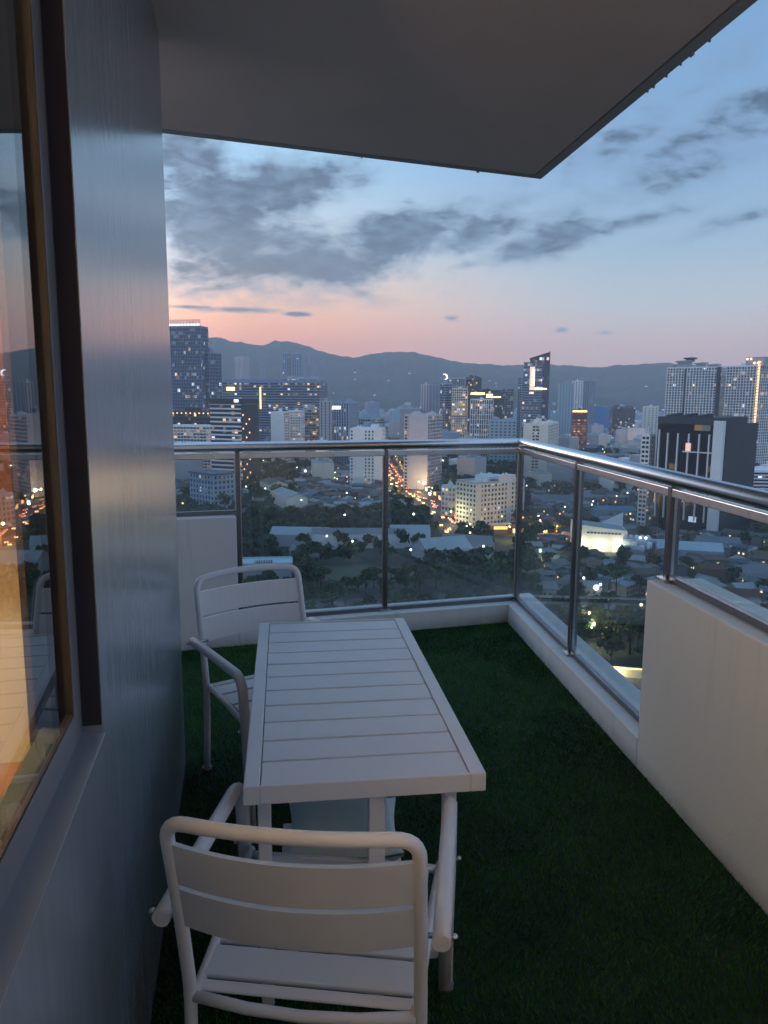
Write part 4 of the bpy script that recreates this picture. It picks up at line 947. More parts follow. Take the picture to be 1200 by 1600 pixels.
while n < 280 and tries < 9000:
    tries += 1; a = R(r.uniform(-20, 34)); dd = math.sqrt(r.uniform(720**2, 2300**2)) if r.random() < .7 else r.uniform(700, 1500)
    x, y = dd*math.sin(a), dd*math.cos(a); px, py = px_of((x, y, CITY))
    if not free(x, y, 16) or not occ_free(x, y, 17): continue
    k = r.randrange(9)
    if dd < 1000 and mid_protos[k][3] > 30: k = r.choice((0, 3, 6, 1))
    if px > 865 and mid_protos[k][3] > 27 and px < 1010: k = r.choice((0, 3, 6))
    if px < 560: lab, grp = 'mid rise block among the crowded buildings left of the avenue', 'mid rise blocks left of the avenue'
    elif px < 820: lab, grp = 'mid rise block among the crowded buildings behind the avenue', 'mid rise blocks behind the avenue'
    else: lab, grp = 'mid rise block scattered between the right hand towers and the hills', 'mid rise blocks on the right'
    t = empty('mid_rise_block', (x, y, CITY), -a+R(r.uniform(-40, 40)), lab, 'building', grp); s = r.uniform(.85, 1.2); t.scale = (s, s, s)
    place_label(t, ['white', 'grey', 'blue grey', 'cream', 'teal', 'pinkish', 'grey', 'steel blue', 'white'][k]+' block of '+['four', 'seven', 'nine', 'five', 'twelve', 'eight', 'four', 'sixteen', 'ten'][k]+' storeys', x, y)
    for nm, me in zip(('window_glass', 'wall', 'roof'), mid_protos[k][:3]):
        o = bpy.data.objects.new(nm, me); COL.objects.link(o); o.parent = t
    n += 1
# far carpet of blocks
FB = [W_GREY, W_BLUE, W_PINK, W_STEEL, W_TEAL, glow('far_window_light', srgb(255,215,160), 1.0), glow('far_window_white', srgb(215,230,255), 1.1)]
mb = MB()
for i in range(3600):
    a = R(r.uniform(-40, 44)); dd = math.sqrt(r.uniform(1180**2, 3300**2)); x, y = dd*math.sin(a), dd*math.cos(a)
    if not free(x, y, 14): continue
    h = r.choice((5, 7, 9, 12, 15, 9, 22))*(1 if r.random() < .96 else 2.2); sx, sy = r.uniform(9, 26), r.uniform(9, 22); yw = -a+R(r.uniform(-35, 35))
    mb.obox(x, y, CITY, CITY+h, sx, sy, yw, r.randrange(5))
    mb.obox(x, y, CITY+h, CITY+h+r.uniform(.6, 2.5), sx*.4, sy*.5, yw, r.randrange(5))
    if r.random() < .2:
        s = r.uniform(.7, 1.5); ux, uy = -math.sin(a)*sy*.62, -math.cos(a)*sy*.62
        mb.obox(x+ux, y+uy, CITY+h-2.4, CITY+h-2.4+s, s*2, .6, -a, 5 if r.random() < .5 else 6)
o = mb.build('distant_buildings', FB); tag(o, 'hazy carpet of distant low buildings reaching to the hills', 'buildings', kind='stuff')
# lights on the hillsides
mb = MB()
for i in range(70):
    a = r.uniform(-20, 30); rr = r.uniform(2900, 4300); X, Y = rr*math.sin(R(a)), rr*math.cos(R(a))
    z = float(hill_h(np.array([X]), np.array([Y]), np.array([a]), np.array([rr]))[0]); s = r.uniform(2.0, 4.5)
    mb.obox(X, Y, z-3, z+5, s*4, s*3, 0, 0); mb.obox(X, Y-s*1.6-1, z+1, z+1+s*.6, s*(3 if r.random() < .15 else 1), .5, 0, 1)
o = mb.build('hillside_houses', [W_GREY, FB[6]]); tag(o, 'tiny lit houses scattered over the dark hill slopes', 'houses', kind='stuff')

# ---- street lamps, cars
def lamp_proto(m, rad=.55):
    mb = MB(); mb.tube([(0, 0, 0), (0, 0, 8.4), (.3, 0, 9.0), (1.6, 0, 9.2)], [.12, .08, .07, .05], 6); mb.obox(1.8, 0, 9.08, 9.28, .9, .35, 0)
    p = mb.mesh('pole', W_DARK); q = MB(); q.sphere((1.8, 0, 9.0), rad, 0, 8, 5); return p, q.mesh('lamp_head', m)
LP = {'w': lamp_proto(L_WHITE), 'o': lamp_proto(L_ORANGE), 'y': lamp_proto(L_YELLOW), 'g': lamp_proto(L_GREEN, .8), 'W': lamp_proto(L_WHITE, 1.15), 'r': lamp_proto(L_RED, .4)}
def lamp(x, y, c, label, group, power=0):
    t = empty('street_lamp', (x, y, CITY), r.uniform(0, 6.28), label, 'street lamp', group)
    for nm, me in zip(('pole', 'lamp_head'), LP[c]): o = bpy.data.objects.new(nm, me); COL.objects.link(o); o.parent = t
    if power:
        l = bpy.data.objects.new('lamp_light', bpy.data.lights.new('lamp_light', 'POINT')); COL.objects.link(l); l.parent = t; l.location = (1.8, 0, 8.0); l.data.energy = power; l.data.shadow_soft_size = .5
        l.data.color = {'w': (.85,.93,1), 'W': (.85,.93,1), 'o': (1,.5,.15), 'y': (1,.85,.45), 'g': (.8,1,.5), 'r': (1, .1, .05)}[c]
    return t
picked = [(735,834,'y','yellow lamp at the left foot of the seven storey white building',2000),(800,838,'y','yellow lamp at the right foot of the seven storey white building',2000),(708,812,'y','yellow lamp between the avenue and the seven storey white building',2500),(845,826,'o','orange lamp right of the restaurant row',3000),(812,822,'o','orange lamp left of the restaurant row',3000),(868,836,'o','orange lamp on the side street past the restaurant row',2000),(847,880,'g','greenish street lamp glowing in the dark trees right of the corner post',2500), (935,945,'W','bright white lamp by the lower road in the crowded quarter',5000), (938,940,'w','white lamp just behind the brightest lamp of the lower road',0),
          (918,1005,'y','yellow garden lamp among the trees under the right glass',3000), (912,985,'y','upper yellow garden lamp among the trees under the right glass',1500), (1000,975,'y','garden lamp beside the parapet edge',300),
          (538,817,'w','white lamp over the roof of the long dormitory',500), (556,863,'w','white lamp in front of the long dormitory',300), (650,818,'W','white lamp in the wood right of the dormitory',400),
          (756,871,'w','white lamp in the wood right of the pale halls',700), (737,848,'y','yellow lamp between the halls and the white building',700), (733,838,'w','white lamp above the pale halls',0),
          (395,871,'w','small white lamp left beside the first post',0), (636,878,'w','faint lamp in the dark wood',0), (309,776,'W','white lamp before the pale blue school building',1500),
          (418,775,'w','white lamp by the green roofed hall',700), (466,739,'w','white lamp at the left street bend',700), (479,745,'W','large white lamp on the left street',1500), (524,747,'y','yellow lamp on the left street',1500),
          (382,748,'w','white lamp right of the first post',500), (694,727,'W','white lamp right of the avenue slab',900), (768,717,'W','white lamp seen near the railing corner',900), (851,731,'W','bright white lamp under the handrail right of the corner',900),
          (663,765,'W','brightest white floodlight beside the avenue',3500), (674,784,'W','lower white floodlight beside the avenue',3500), (651,763,'y','yellow floodlight left of the brightest avenue light',2500),
          (616,772,'y','yellow lamp over the lit shop left of the avenue',2500),
          (858,688,'w','small white lamp beyond the handrail near the beige building',0), (945,712,'y','yellow lamp beside the lit depot',0), (990,700,'W','white floodlight at the right of the depot',0)]
for (x, y, c, lab, pw) in picked:
    P = on_z(x, y+(8 if y > 800 else 5)); lamp(P.x, P.y, c, lab, None, pw)
def along(P, s):
    T = 0; L_ = [(P[i+1]-P[i]).length for i in range(len(P)-1)]; s *= sum(L_)
    for i, l in enumerate(L_):
        if s <= l: return P[i].lerp(P[i+1], s/l), (P[i+1]-P[i]).normalized()
        s -= l
    return P[-1], (P[-1]-P[-2]).normalized()
for i in range(44):
    p, t = along(avenue[1:], i/43); s = 1 if i % 2 else -1; n = Vector((-t.y, t.x, 0))*s*12.5
    lamp(p.x+n.x, p.y+n.y, 'o' if i % 4 else 'y', ordinal(i//2+1)+(' orange' if i % 4 else ' yellow')+' lamp from the near end on the '+('left' if s > 0 else 'right')+' side of the avenue', 'street lamps along the lit avenue', 5200 if i % 3 == 0 and i < 34 else 0)
for i in range(12):
    p, t = along(gp((720,834),(780,832),(830,832),(880,829),(930,812),(985,790),(1040,772)), i/11); n = Vector((-t.y, t.x, 0))*7
    lamp(p.x+n.x, p.y+n.y, 'oyw'[i % 3], ordinal(i+1)+' lamp from the left along the side street behind the restaurant row', 'street lamps of the side street', 0)
k = 0
while k < 105:
    a = R(r.uniform(-17, 28)); dd = math.sqrt(r.uniform(330**2, 1500**2)); x, y = dd*math.sin(a), dd*math.cos(a); px, py = px_of((x, y, CITY))
    if not free(x, y, 0) or (px < 830 and py > 800 and r.random() < .8): continue
    cc = r.choice('wwwyyo'); t = lamp(x, y, cc, 'x', 'scattered lamps in the valley', 0); place_label(t, {'w': 'small white', 'y': 'small yellow', 'o': 'small orange'}[cc]+' street lamp', x, y); k += 1
def car_proto(m):
    b = MB(); b.prism([(-2.2, -.9), (2.2, -.9), (2.2, .9), (-2.2, .9)], .35, [.95, .85, .85, .95]); b.prism([(-1.5, -.8), (.9, -.8), (.9, .8), (-1.5, .8)], .9, 1.5)
    for x in (-1.35, 1.35):
        for y in (-.86, .86): b.tube([(x, y-.08, .34), (x, y+.08, .34)], .34, 8, 1)
    tl = MB(); tl.sphere((-2.25, -.65, .8), .42, 0, 6, 4); tl.sphere((-2.25, .65, .8), .42, 0, 6, 4)
    hl = MB(); hl.sphere((2.25, -.65, .7), .55, 0, 6, 4); hl.sphere((2.25, .65, .7), .55, 0, 6, 4)
    return b.mesh('body', [m, W_DARK]), tl.mesh('tail_lights', L_RED), hl.mesh('head_lights', L_WARM)
CP = [car_proto(mat(n, c, .3, metal=.3)) for n, c in (('car_white', (.6,.6,.6)), ('car_dark', (.03,.03,.035)), ('car_silver', (.35,.36,.38)), ('car_red', (.35,.03,.03)))]
cnt = {}
for i in range(110):
    p, t = along(avenue, .0+.93*i/110); lane = r.choice((-8, -5, -2, 2, 5, 8)); n = Vector((-t.y, t.x, 0))*lane; a = math.atan2(t.y, t.x)+(math.pi if lane > 0 else 0)
    ck = r.randrange(4); lk = (ck, lane); cnt[lk] = cnt.get(lk, 0)+1
    tt = empty('car', (p.x+n.x, p.y+n.y, CITY+.06), a, ordinal(cnt[lk])+' '+['white', 'black', 'silver', 'red'][ck]+' car from the near end in the '+{-8: 'rightmost', -5: 'fifth', -2: 'fourth', 2: 'third', 5: 'second', 8: 'leftmost'}[lane]+' lane of the avenue', 'car', 'cars on the lit avenue')
    for nm, me in zip(('body', 'tail_lights', 'head_lights'), CP[ck]): o = bpy.data.objects.new(nm, me); COL.objects.link(o); o.parent = tt
# shops along the avenue
for i in range(26):
    p, t = along(avenue[1:7], (i//2+.5)/13); s = 1 if i % 2 else -1; n = Vector((-t.y, t.x, 0))*s*(19+r.uniform(0, 3)); a = math.atan2(t.y, t.x)
    if not free(p.x+n.x, p.y+n.y, -2) and i % 3 == 0: continue
    tt = empty('shop', (p.x+n.x, p.y+n.y, CITY), a+(math.pi if s > 0 else 0), ordinal(i//2+1)+' low lit shop from the near end on the '+('left' if s > 0 else 'right')+' side of the avenue', 'shop', 'lit shops along the avenue')
    mb = MB(); mb.box(-5, 5, -4, 4, 0, 4.5); mb.build('wall', [W_GREY, W_CREAM, W_BROWN][i % 3], tt); mb = MB(); mb.box(-5.4, 5.4, -4.4, 5.4, 4.5, 4.9); mb.build('roof', R_GREY if i % 2 else R_RUST, tt)
    mb = MB(); mb.box(-4.4, 4.4, 4.02, 4.2, .6, 3.4); mb.build('shop_front', [L_ORANGE, L_GOLD, L_WARM][i % 3] if r.random() < .6 else L_GOLD, tt)

flush_labels()
# ================================================================== THE BALCONY
def far_in(x): return 5.557-.30*(.93-x)          # inner face of the far kerb
def rgt_in(y): return .93+.1056*(5.557-y)        # inner face of the right wall
fn = Vector((-.30, 1.0)).normalized(); fn = Vector((-.2873, .9578))   # outward normal of far line
rn = Vector((.9945, .105))                        # outward normal of the right line
C0 = Vector((.93, 5.557))
fdir = Vector((.9578, .2873)); rdir = Vector((.105, -.9945))
def meet(of, orr):       # intersection of far line offset by of and right line offset by orr
    A = C0+fn*of; B = C0+rn*orr
    det = fdir.x*(-rdir.y)+rdir.x*fdir.y
    w = B-A; s = (w.x*(-rdir.y)+rdir.x*w.y)/det
    return A+fdir*s
def farp(s, of): return C0+fn*of-fdir*s          # s metres left of the corner
def rgtp(s, orr): return C0+rn*orr+rdir*s        # s metres toward the camera
def ring(mb, o0, o1, z0, z1, sl, sr, m=0, s_l0=None, s_r0=None):
    a, b = meet(o0, o0), meet(o1, o1)
    l0, l1 = farp(sl, o0), farp(sl, o1)
    mb.prism([tuple(l0), tuple(a), tuple(b), tuple(l1)], z0, z1, m)
    r0, r1 = rgtp(sr, o0), rgtp(sr, o1)
    mb.prism([tuple(a), tuple(r0), tuple(r1), tuple(b)], z0, z1, m)
SP = 2.25                                          # right parapet starts here
SL = 1.985                                          # left low wall starts here
KZ, PZ = .14, .885
o = MB(); o.prism([(-4, -2), (1.9, -2), tuple(rgtp(3.0, .26)), tuple(meet(.26, .26)), tuple(farp(4.6, .26)), (-4, 4.2)], -.30, -.012); o = o.build('balcony_floor', CONC); o['kind'] = 'structure'
mb = MB(); ring(mb, 0, .26, -.3, KZ, SL, SP); o = mb.build('kerb', KERBTOP, bevel=.006); tag(o, 'low white kerb under the glass railing, running round the balcony corner', 'kerb')
mb = MB(); a0, a1 = rgtp(SP, 0), rgtp(SP, .26); b0, b1 = rgtp(7.6, 0), rgtp(7.6, .26)
mb.prism([tuple(a0), tuple(b0), tuple(b1), tuple(a1)], -.3, PZ); o = mb.build('parapet_wall', PLASTER, bevel=.008); tag(o, 'tall cream plaster parapet along the right side of the balcony', 'wall')
mb = MB(); a0, a1 = farp(SL, 0), farp(SL, .26); b0, b1 = farp(4.3, 0), farp(4.3, .26)
mb.prism([tuple(b0), tuple(a0), tuple(a1), tuple(b1)], -.3, PZ); o = mb.build('parapet_wall', PLASTER_W, bevel=.008); tag(o, 'short white low wall behind the far chair at the left end', 'wall')

# railing
rail = empty('glass_railing', tuple(meet(.09, .09))+(0,), 0, 'glass railing with a round steel handrail bending round the balcony corner', 'railing')
def lp(v, z): o = meet(.09, .09); return (v[0]-o.x, v[1]-o.y, z)
cm = meet(.09, .09)
RZ = 1.335
mb = MB(); c = meet(.09, .09); path = [lp(farp(4.3, .09), RZ-.0), lp(c-fdir*.03, RZ), lp(c+rdir*.03, RZ), lp(rgtp(7.5, .09), RZ)]
mb.tube(fillet(path, .03, 4), .033, 20); mb.build('handrail', STEEL, rail)
def ring_l(mb, o0, o1, z0, z1, sl, sr, m=0):
    n = len(mb.v); ring(mb, o0, o1, z0, z1, sl, sr, m)
    mb.v[n:] = [(v[0]-cm.x, v[1]-cm.y, v[2]) for v in mb.v[n:]]
mb = MB(); ring_l(mb, .068, .112, 1.258, 1.294, 4.3, 7.5); mb.build('top_channel', STEEL, rail, bevel=.003)
mb = MB(); ring_l(mb, .0745, .1055, KZ, KZ+.028, SL, SP); mb.build('bottom_channel', STEELD, rail)
for side, s0, s1 in (('r', SP, 7.5), ('f', SL, 4.3)):
    fnc = rgtp if side == 'r' else farp; mb = MB(); q = [lp(fnc(s, of), 0)[:2] for s, of in ((s0, .0745), (s1, .0745), (s1, .1055), (s0, .1055))]
    mb.prism(q if side == 'r' else q[::-1], PZ+.001, PZ+.029); mb.build('bottom_channel', STEELD, rail)
def post(p, d, z0, w=.028):
    mb = MB(); a = math.atan2(d.y, d.x); q = lp(p, 0); mb.obox(q[0], q[1], z0, 1.305, w, .05, a); mb.build('post', STEELD, rail, bevel=.003)
    mb = MB(); mb.obox(q[0], q[1], z0, z0+.012, w+.05, .09, a); mb.build('base_plate', STEEL, rail)
fposts = [(.935, KZ), (1.962, KZ), (3.2, PZ), (4.2, PZ)]
rposts = [(1.12, KZ), (SP+.03, PZ), (3.6, PZ), (4.9, PZ), (6.2, PZ)]
post(cm, fdir, KZ, .034)
for s, z in fposts: post(farp(s, .09), fdir, z)
for s, z in rposts: post(rgtp(s, .09), rdir, z, .034 if z == PZ else .028)
def pane(p, q, z0, name='glass_pane'):
    d = (q-p).normalized(); n = Vector((-d.y, d.x))*.005; p = p+d*.016; q = q-d*.016
    mb = MB(); mb.prism([lp(v, 0)[:2] for v in (p-n, q-n, q+n, p+n)], z0, 1.262); mb.build(name, GLASS, rail)
    for e in (p, q):
        mb = MB(); u = d*.004; mb.prism([lp(v, 0)[:2] for v in (e-u-n*1.3, e+u-n*1.3, e+u+n*1.3, e-u+n*1.3)], z0, 1.258); mb.build('glass_seal', STEEL, rail)
fl_ = [0]+[s for s, z in fposts]; rl_ = [0]+[s for s, z in rposts]
for i in range(len(fl_)-1): pane(farp(fl_[i+1], .09) if i else farp(fl_[1], .09), farp(fl_[i], .09) if i else cm, (KZ if i < 2 else PZ)+.026)
for i in range(len(rl_)-1):
    a = cm if i == 0 else rgtp(rl_[i], .09); b = rgtp(rl_[i+1], .09)
    if i == 1: pane(a, rgtp(SP-.0, .09), KZ+.026); pane(rgtp(SP-.0, .09), b, PZ+.026)
    else: pane(a, b, (KZ if i < 1 else PZ)+.026)

# slab above, with its drip groove
SZ = 3.1
def slab_line(d0, d1):     # corner (1.03,5.38), left direction slope .39, right direction .130
    cx, cyy = 1.03, 5.38; ld = Vector((-.9317, -.3633)); rd = Vector((.129, -.9916)); ln = Vector((-.3633, .9317)); rn2 = Vector((.9916, .129))
    def c(o):
        A = Vector((cx, cyy))+ln*o; B = Vector((cx, cyy))+rn2*o; det = ld.x*(-rd.y)+rd.x*ld.y; w = B-A; s = (w.x*(-rd.y)+rd.x*w.y)/det; return A+ld*s
    return c(d0), c(d0)+ld*6, c(d0)+rd*8
c, l, rr_ = slab_line(0, 0); ci, li, ri = slab_line(-.075, 0); cj, lj, rj = slab_line(-.062, 0)
mb = MB(); mb.prism([tuple(li), (-5, -3), (2.5, -3), tuple(ri), tuple(ci)], SZ, SZ+.3)
o = mb.build('ceiling', CEIL); o['kind'] = 'structure'
mb = MB(); mb.prism([tuple(li), tuple(ci), tuple(cj), tuple(lj)], SZ+.012, SZ+.29, 1); mb.prism([tuple(ci), tuple(ri), tuple(rj), tuple(cj)], SZ+.012, SZ+.29, 1)
mb.prism([tuple(lj), tuple(cj), tuple(c), tuple(l)], SZ+.0, SZ+.3, 0); mb.prism([tuple(cj), tuple(rj), tuple(rr_), tuple(c)], SZ+.0, SZ+.3, 0)
o = mb.build('ceiling_edge', [mat('slab_edge', (.50,.51,.53), .85, noise=.2, scale=4, bump=.3, bscale=30), SEAL]); o['kind'] = 'structure'
mb = MB(); rr2 = random.Random(4); ed = (rr_-c).normalized(); el2 = (l-c).normalized()
for k in range(9):          # ragged mortar crumbs left under the slab edge
    q = c+ed*rr2.choice((1.55, 1.75, 1.8, 1.95, 2.0, 2.1, 2.15, .6, 1.1)) + ed*rr2.uniform(-.05, .05) if k < 7 else c+el2*rr2.uniform(.3, 2.2)
    w = rr2.uniform(.003, .008); h = rr2.uniform(.004, .011)
    mb.prism([(q.x-w*1.5, q.y-w), (q.x+w, q.y-w*.6), (q.x+w*.7, q.y+w), (q.x-w, q.y+w*.8)], [SZ-h, SZ-h*.5, SZ-h*.8, SZ-h*.3], SZ+.004)
o = mb.build('slab_edge_crumbs', CONC); o['kind'] = 'structure'
# wall at the left: glossy cladding with a window
s_ = .1906; wn_ = Vector((-.9823, -.1872)); wd_ = Vector((-.1872, .9823)); W0 = Vector((-.275, 0))
def wl(y, off=0): # point on the wall line at world y, pushed inwards by off
    return W0+Vector((-s_*y, y))+wn_*off
wall = empty('cladding_wall', (0, 0, 0), 0, 'glossy blue grey clad wall reflecting the sunset at the left of the balcony', 'wall')
WT = .12; y1, yj, yn = 3.305, 1.409, -1.35; ZS, ZT = 1.06, 2.75
def wseg(mb, ya, yb, z0, z1, o0=0, o1=WT, m=0): mb.prism([tuple(wl(ya, o1)), tuple(wl(ya, o0)), tuple(wl(yb, o0)), tuple(wl(yb, o1))], z0, z1, m)
mb = MB(); wseg(mb, yj, y1, -.01, SZ-.001); mb.build('corner_panel', PANEL, wall)
mb = MB(); wseg(mb, -2.5, yj, -.01, ZS-.02); mb.build('lower_panel', PANEL, wall)
mb = MB(); wseg(mb, -2.5, yj, ZT, SZ-.001); mb.build('upper_panel', PANEL, wall)
mb = MB(); wseg(mb, -2.5, yn, ZS-.02, ZT); mb.build('rear_panel', PANEL, wall)
# outer return wall of the building beyond the corner
e0 = wl(y1, 0); e1 = wl(y1, WT)
mb = MB(); mb.prism([tuple(e1), tuple(e0+wd_*.0), (e0.x-3.0, e0.y-.75), (e0.x-3.0, e0.y-1.0)][::-1], -.01, SZ-.001); mb.build('return_wall', PLASTER_W, wall)
mb = MB(); a, b = wl(yn, -.004), wl(yj, -.004); mb.prism([tuple(wl(yn, .11)), tuple(a), tuple(b), tuple(wl(yj, .11))], [ZS-.02]*4, [ZS+.004, ZS-.018, ZS-.018, ZS+.004]); mb.build('sill', mat('sill_paint', (.22,.26,.31), .32, noise=.05, scale=4), wall, bevel=.002)
win = empty('window', (0, 0, 0)); win.parent = wall
def frame(mb, ya, yb, z0, z1, w, o0, o1):
    wseg(mb, yb-w, yb, z0, z1, o0, o1); wseg(mb, ya, ya+w, z0, z1, o0, o1); wseg(mb, ya+w, yb-w, z0, z0+w, o0, o1); wseg(mb, ya+w, yb-w, z1-w, z1, o0, o1)
mb = MB(); wseg(mb, yj-.004, yj-.0005, ZS, ZT, .002, .036); mb.build('jamb', FRAMED, win)
mb = MB(); frame(mb, yn, yj-.004, ZS-.012, ZT, .060, .037, .048); mb.build('frame', FRAME, win, bevel=.002)
mb = MB(); frame(mb, yn+.0601, yj-.0641, ZS+.0481, ZT-.0601, .006, .038, .050); mb.build('seal', SEAL, win)
mb = MB(); wseg(mb, yn+.0662, yj-.0702, ZS+.0542, ZT-.0662, .040, .046); mb.build('pane', PANE, win)
# lit room behind the window
WARMW = mat('warm_room_wall', (.78,.70,.52), .85, noise=.04, scale=2)
WOOD = mat('orange_wood', (.50,.24,.09), .45, noise=.2, scale=5)
room = empty('room_shell', (0, 0, 0)); room['kind'] = 'structure'
mb = MB(); mb.box(-4.4, -4.3, -3, 3.05, 0, 3.0); mb.prism([tuple(wl(-2.5, WT+.002)), (-4.3, -2.4), (-4.3, -2.5), tuple(wl(-2.6, WT+.002))][::-1], 0, 3.0)
mb.prism([(-4.3, 2.30), tuple(wl(2.95, WT+.004)), tuple(wl(3.05, WT+.004)), (-4.3, 2.40)], 0, 3.0); q = mb.build('room_walls', WARMW, room)
mb = MB(); mb.prism([tuple(wl(-2.5, WT+.003)), tuple(wl(3.05, WT+.003)), (-4.3, 2.35), (-4.3, -2.5)], .02, .05); mb.build('room_floor', mat('room_tiles', (.55,.42,.28), .5, noise=.1, scale=2), room)
mb = MB(); mb.prism([tuple(wl(-2.5, WT+.003)), tuple(wl(3.05, WT+.003)), (-4.3, 2.35), (-4.3, -2.5)], 2.96, 3.0); mb.build('room_ceiling', WARMW, room)
mb = MB(); mb.prism([tuple(wl(-2.3, .13)), tuple(wl(1.4, .13)), tuple(wl(1.4, .22)), tuple(wl(-2.3, .22))], .90, 1.0); o = mb.build('inner_sill', WOOD); tag(o, 'orange wooden ledge inside the lit window', 'ledge')
# curtain gathered at the far inner corner
mb = MB(); n = 46; pts = []
for k in range(n+1):
    u = k/n; q = Vector((-1.26-.62*u, 2.62-.15*u)); w = .035*math.sin(k*1.35); pts.append((q.x+w*.3, q.y+w))
for k in range(n):
    a, b = pts[k], pts[k+1]
    mb.quad((a[0], a[1], 1.17), (b[0], b[1], 1.17), (b[0], b[1], 2.9), (a[0], a[1], 2.9), smooth=True)
    mb.quad((b[0], b[1]+.006, 1.17), (a[0], a[1]+.006, 1.17), (a[0], a[1]+.006, 2.9), (b[0], b[1]+.006, 2.9), smooth=True)
o = mb.build('curtain', mat('orange_curtain', (.70,.36,.12), .9, noise=.1, scale=8)); tag(o, 'orange curtain hanging in the lit room behind the left window', 'curtain')
mb = MB(); wseg(mb, 1.43, 2.93, .05, 2.95, WT+.004, WT+.02); o = mb.build('wooden_panel', mat('dark_walnut', (.10,.055,.035), .5, noise=.2, scale=4)); tag(o, 'dark wooden panel on the inner side of the clad wall, behind the window', 'panel')
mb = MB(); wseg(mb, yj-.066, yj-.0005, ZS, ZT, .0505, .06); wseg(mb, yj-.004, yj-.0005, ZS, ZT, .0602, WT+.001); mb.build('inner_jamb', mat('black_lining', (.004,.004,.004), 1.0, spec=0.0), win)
# unseen lamps added inside: near one warms balcony and ceiling, far one the room
def added_room_lamp(x, y, z, label, energy, col):
    t = empty('added_lamp', (x, y, .05), 0, label, 'lamp')
    mb = MB(); mb.tube([(0, 0, 0), (0, 0, .02), (0, 0, .03), (0, 0, z-.2)], [.15, .15, .012, .012], 16); mb.build('stand', STEELD, t)
    mb = MB(); n = 24
    for k in range(n):
        a, b = 2*math.pi*k/n, 2*math.pi*(k+1)/n
        mb.quad((.19*math.cos(a), .19*math.sin(a), z-.16), (.19*math.cos(b), .19*math.sin(b), z-.16), (.13*math.cos(b), .13*math.sin(b), z+.12), (.13*math.cos(a), .13*math.sin(a), z+.12), smooth=True)
    m = mb.build('lamp_shade', glow('lamp_shade_glow', srgb(255,200,130), 1.6), t); sm = m.modifiers.new('solid', 'SOLIDIFY'); sm.thickness = .003
    m.visible_shadow = True
    mb = MB(); mb.sphere((0, 0, z-.03), .035, 0, 10, 6); mb.build('bulb', glow('bulb_glow', srgb(255,205,140), 12), t)
    l = bpy.data.objects.new('lamp_light', bpy.data.lights.new('lamp_light', 'POINT')); COL.objects.link(l); l.parent = t; l.location = (0, 0, z+.16); l.data.energy = energy; l.data.color = col; l.data.shadow_soft_size = .13
added_room_lamp(-1.35, -1.0, 1.45, 'unseen lamp added in the lit room, nearer the viewer', 24, (1, .62, .42))
added_room_lamp(-2.5, 1.7, 1.6, 'unseen second lamp added beside the orange curtain deep in the room', 120, (1, .84, .56))
# wall that closes the balcony behind the camera
mb = MB(); mb.prism([(-.05, -1.3), (2.0, -1.3), (2.0, -1.15), (-.05, -1.15)], -.01, SZ-.001); o = mb.build('rear_wall', PLASTER_W); tag(o, 'plain wall closing the balcony behind the viewer', 'wall')

# turf: a base mat and blades
poly = [Vector((-.06, -1.14)), Vector(rgtp(6.75, -.002)), meet(-.002, -.002), farp(4.25, -.002), Vector((-3.0, 3.2)), wl(3.32, .0)]
mb = MB(); mb.prism([tuple(p) for p in [Vector((-.06, -1.14)), rgtp(6.72, -.002), meet(-.002, -.002), farp(4.25, -.002), Vector((-3.1, 2.62)), wl(3.31, -.001)+Vector((0, .01))]], -.011, 0.0)
o = mb.build('turf_mat', mat('turf_backing', (.010,.028,.010), .95, noise=.4, scale=30)); o['kind'] = 'structure'
rs = np.random.RandomState(5); NB = 330000
X = rs.uniform(-1.9, 1.7, NB); Y = rs.uniform(-.4, 5.7, NB)
far_ok = Y < 5.557-.30*(.93-X)-.006; r_ok = X < .93+.1056*(5.557-Y)-.006
l_ok = np.where(Y < 3.31, X > -.275-s_*Y+.006, True)
okm = far_ok & r_ok & l_ok; X, Y = X[okm], Y[okm]; NB = len(X)
A = rs.uniform(0, 2*np.pi, NB); hgt = rs.uniform(.009, .019, NB); lean = rs.uniform(.003, .011, NB); LA = fbm(X*2.2+31, Y*2.2+11, 3, 61)*14+rs.normal(0, .9, NB); lean = lean*(.6+1.3*fbm(X*3+5, Y*3+9, 2, 71)); w = .0019
co = np.empty((NB, 3, 3)); co[:, 0] = np.stack([X-np.cos(A)*w, Y-np.sin(A)*w, np.zeros(NB)], -1); co[:, 1] = np.stack([X+np.cos(A)*w, Y+np.sin(A)*w, np.zeros(NB)], -1); co[:, 2] = np.stack([X+np.cos(LA)*lean, Y+np.sin(LA)*lean, hgt], -1)
me = bpy.data.meshes.new('artificial_grass'); me.vertices.add(NB*3); me.vertices.foreach_set('co', co.ravel())
me.loops.add(NB*3); me.loops.foreach_set('vertex_index', np.arange(NB*3)); me.polygons.add(NB); me.polygons.foreach_set('loop_start', np.arange(NB)*3)
me.update(); me.validate()
me.materials.append(mat('turf_blade', (.016,.14,.008), .55, noise=.5, scale=6)); me.materials.append(mat('turf_blade_light', (.055,.18,.018), .55, noise=.4, scale=6))
me.polygons.foreach_set('material_index', (rs.rand(NB) < .22).astype(int))
o = bpy.data.objects.new('artificial_grass', me); COL.objects.link(o); tag(o, 'short dark green artificial grass covering the balcony floor', 'grass', kind='stuff')

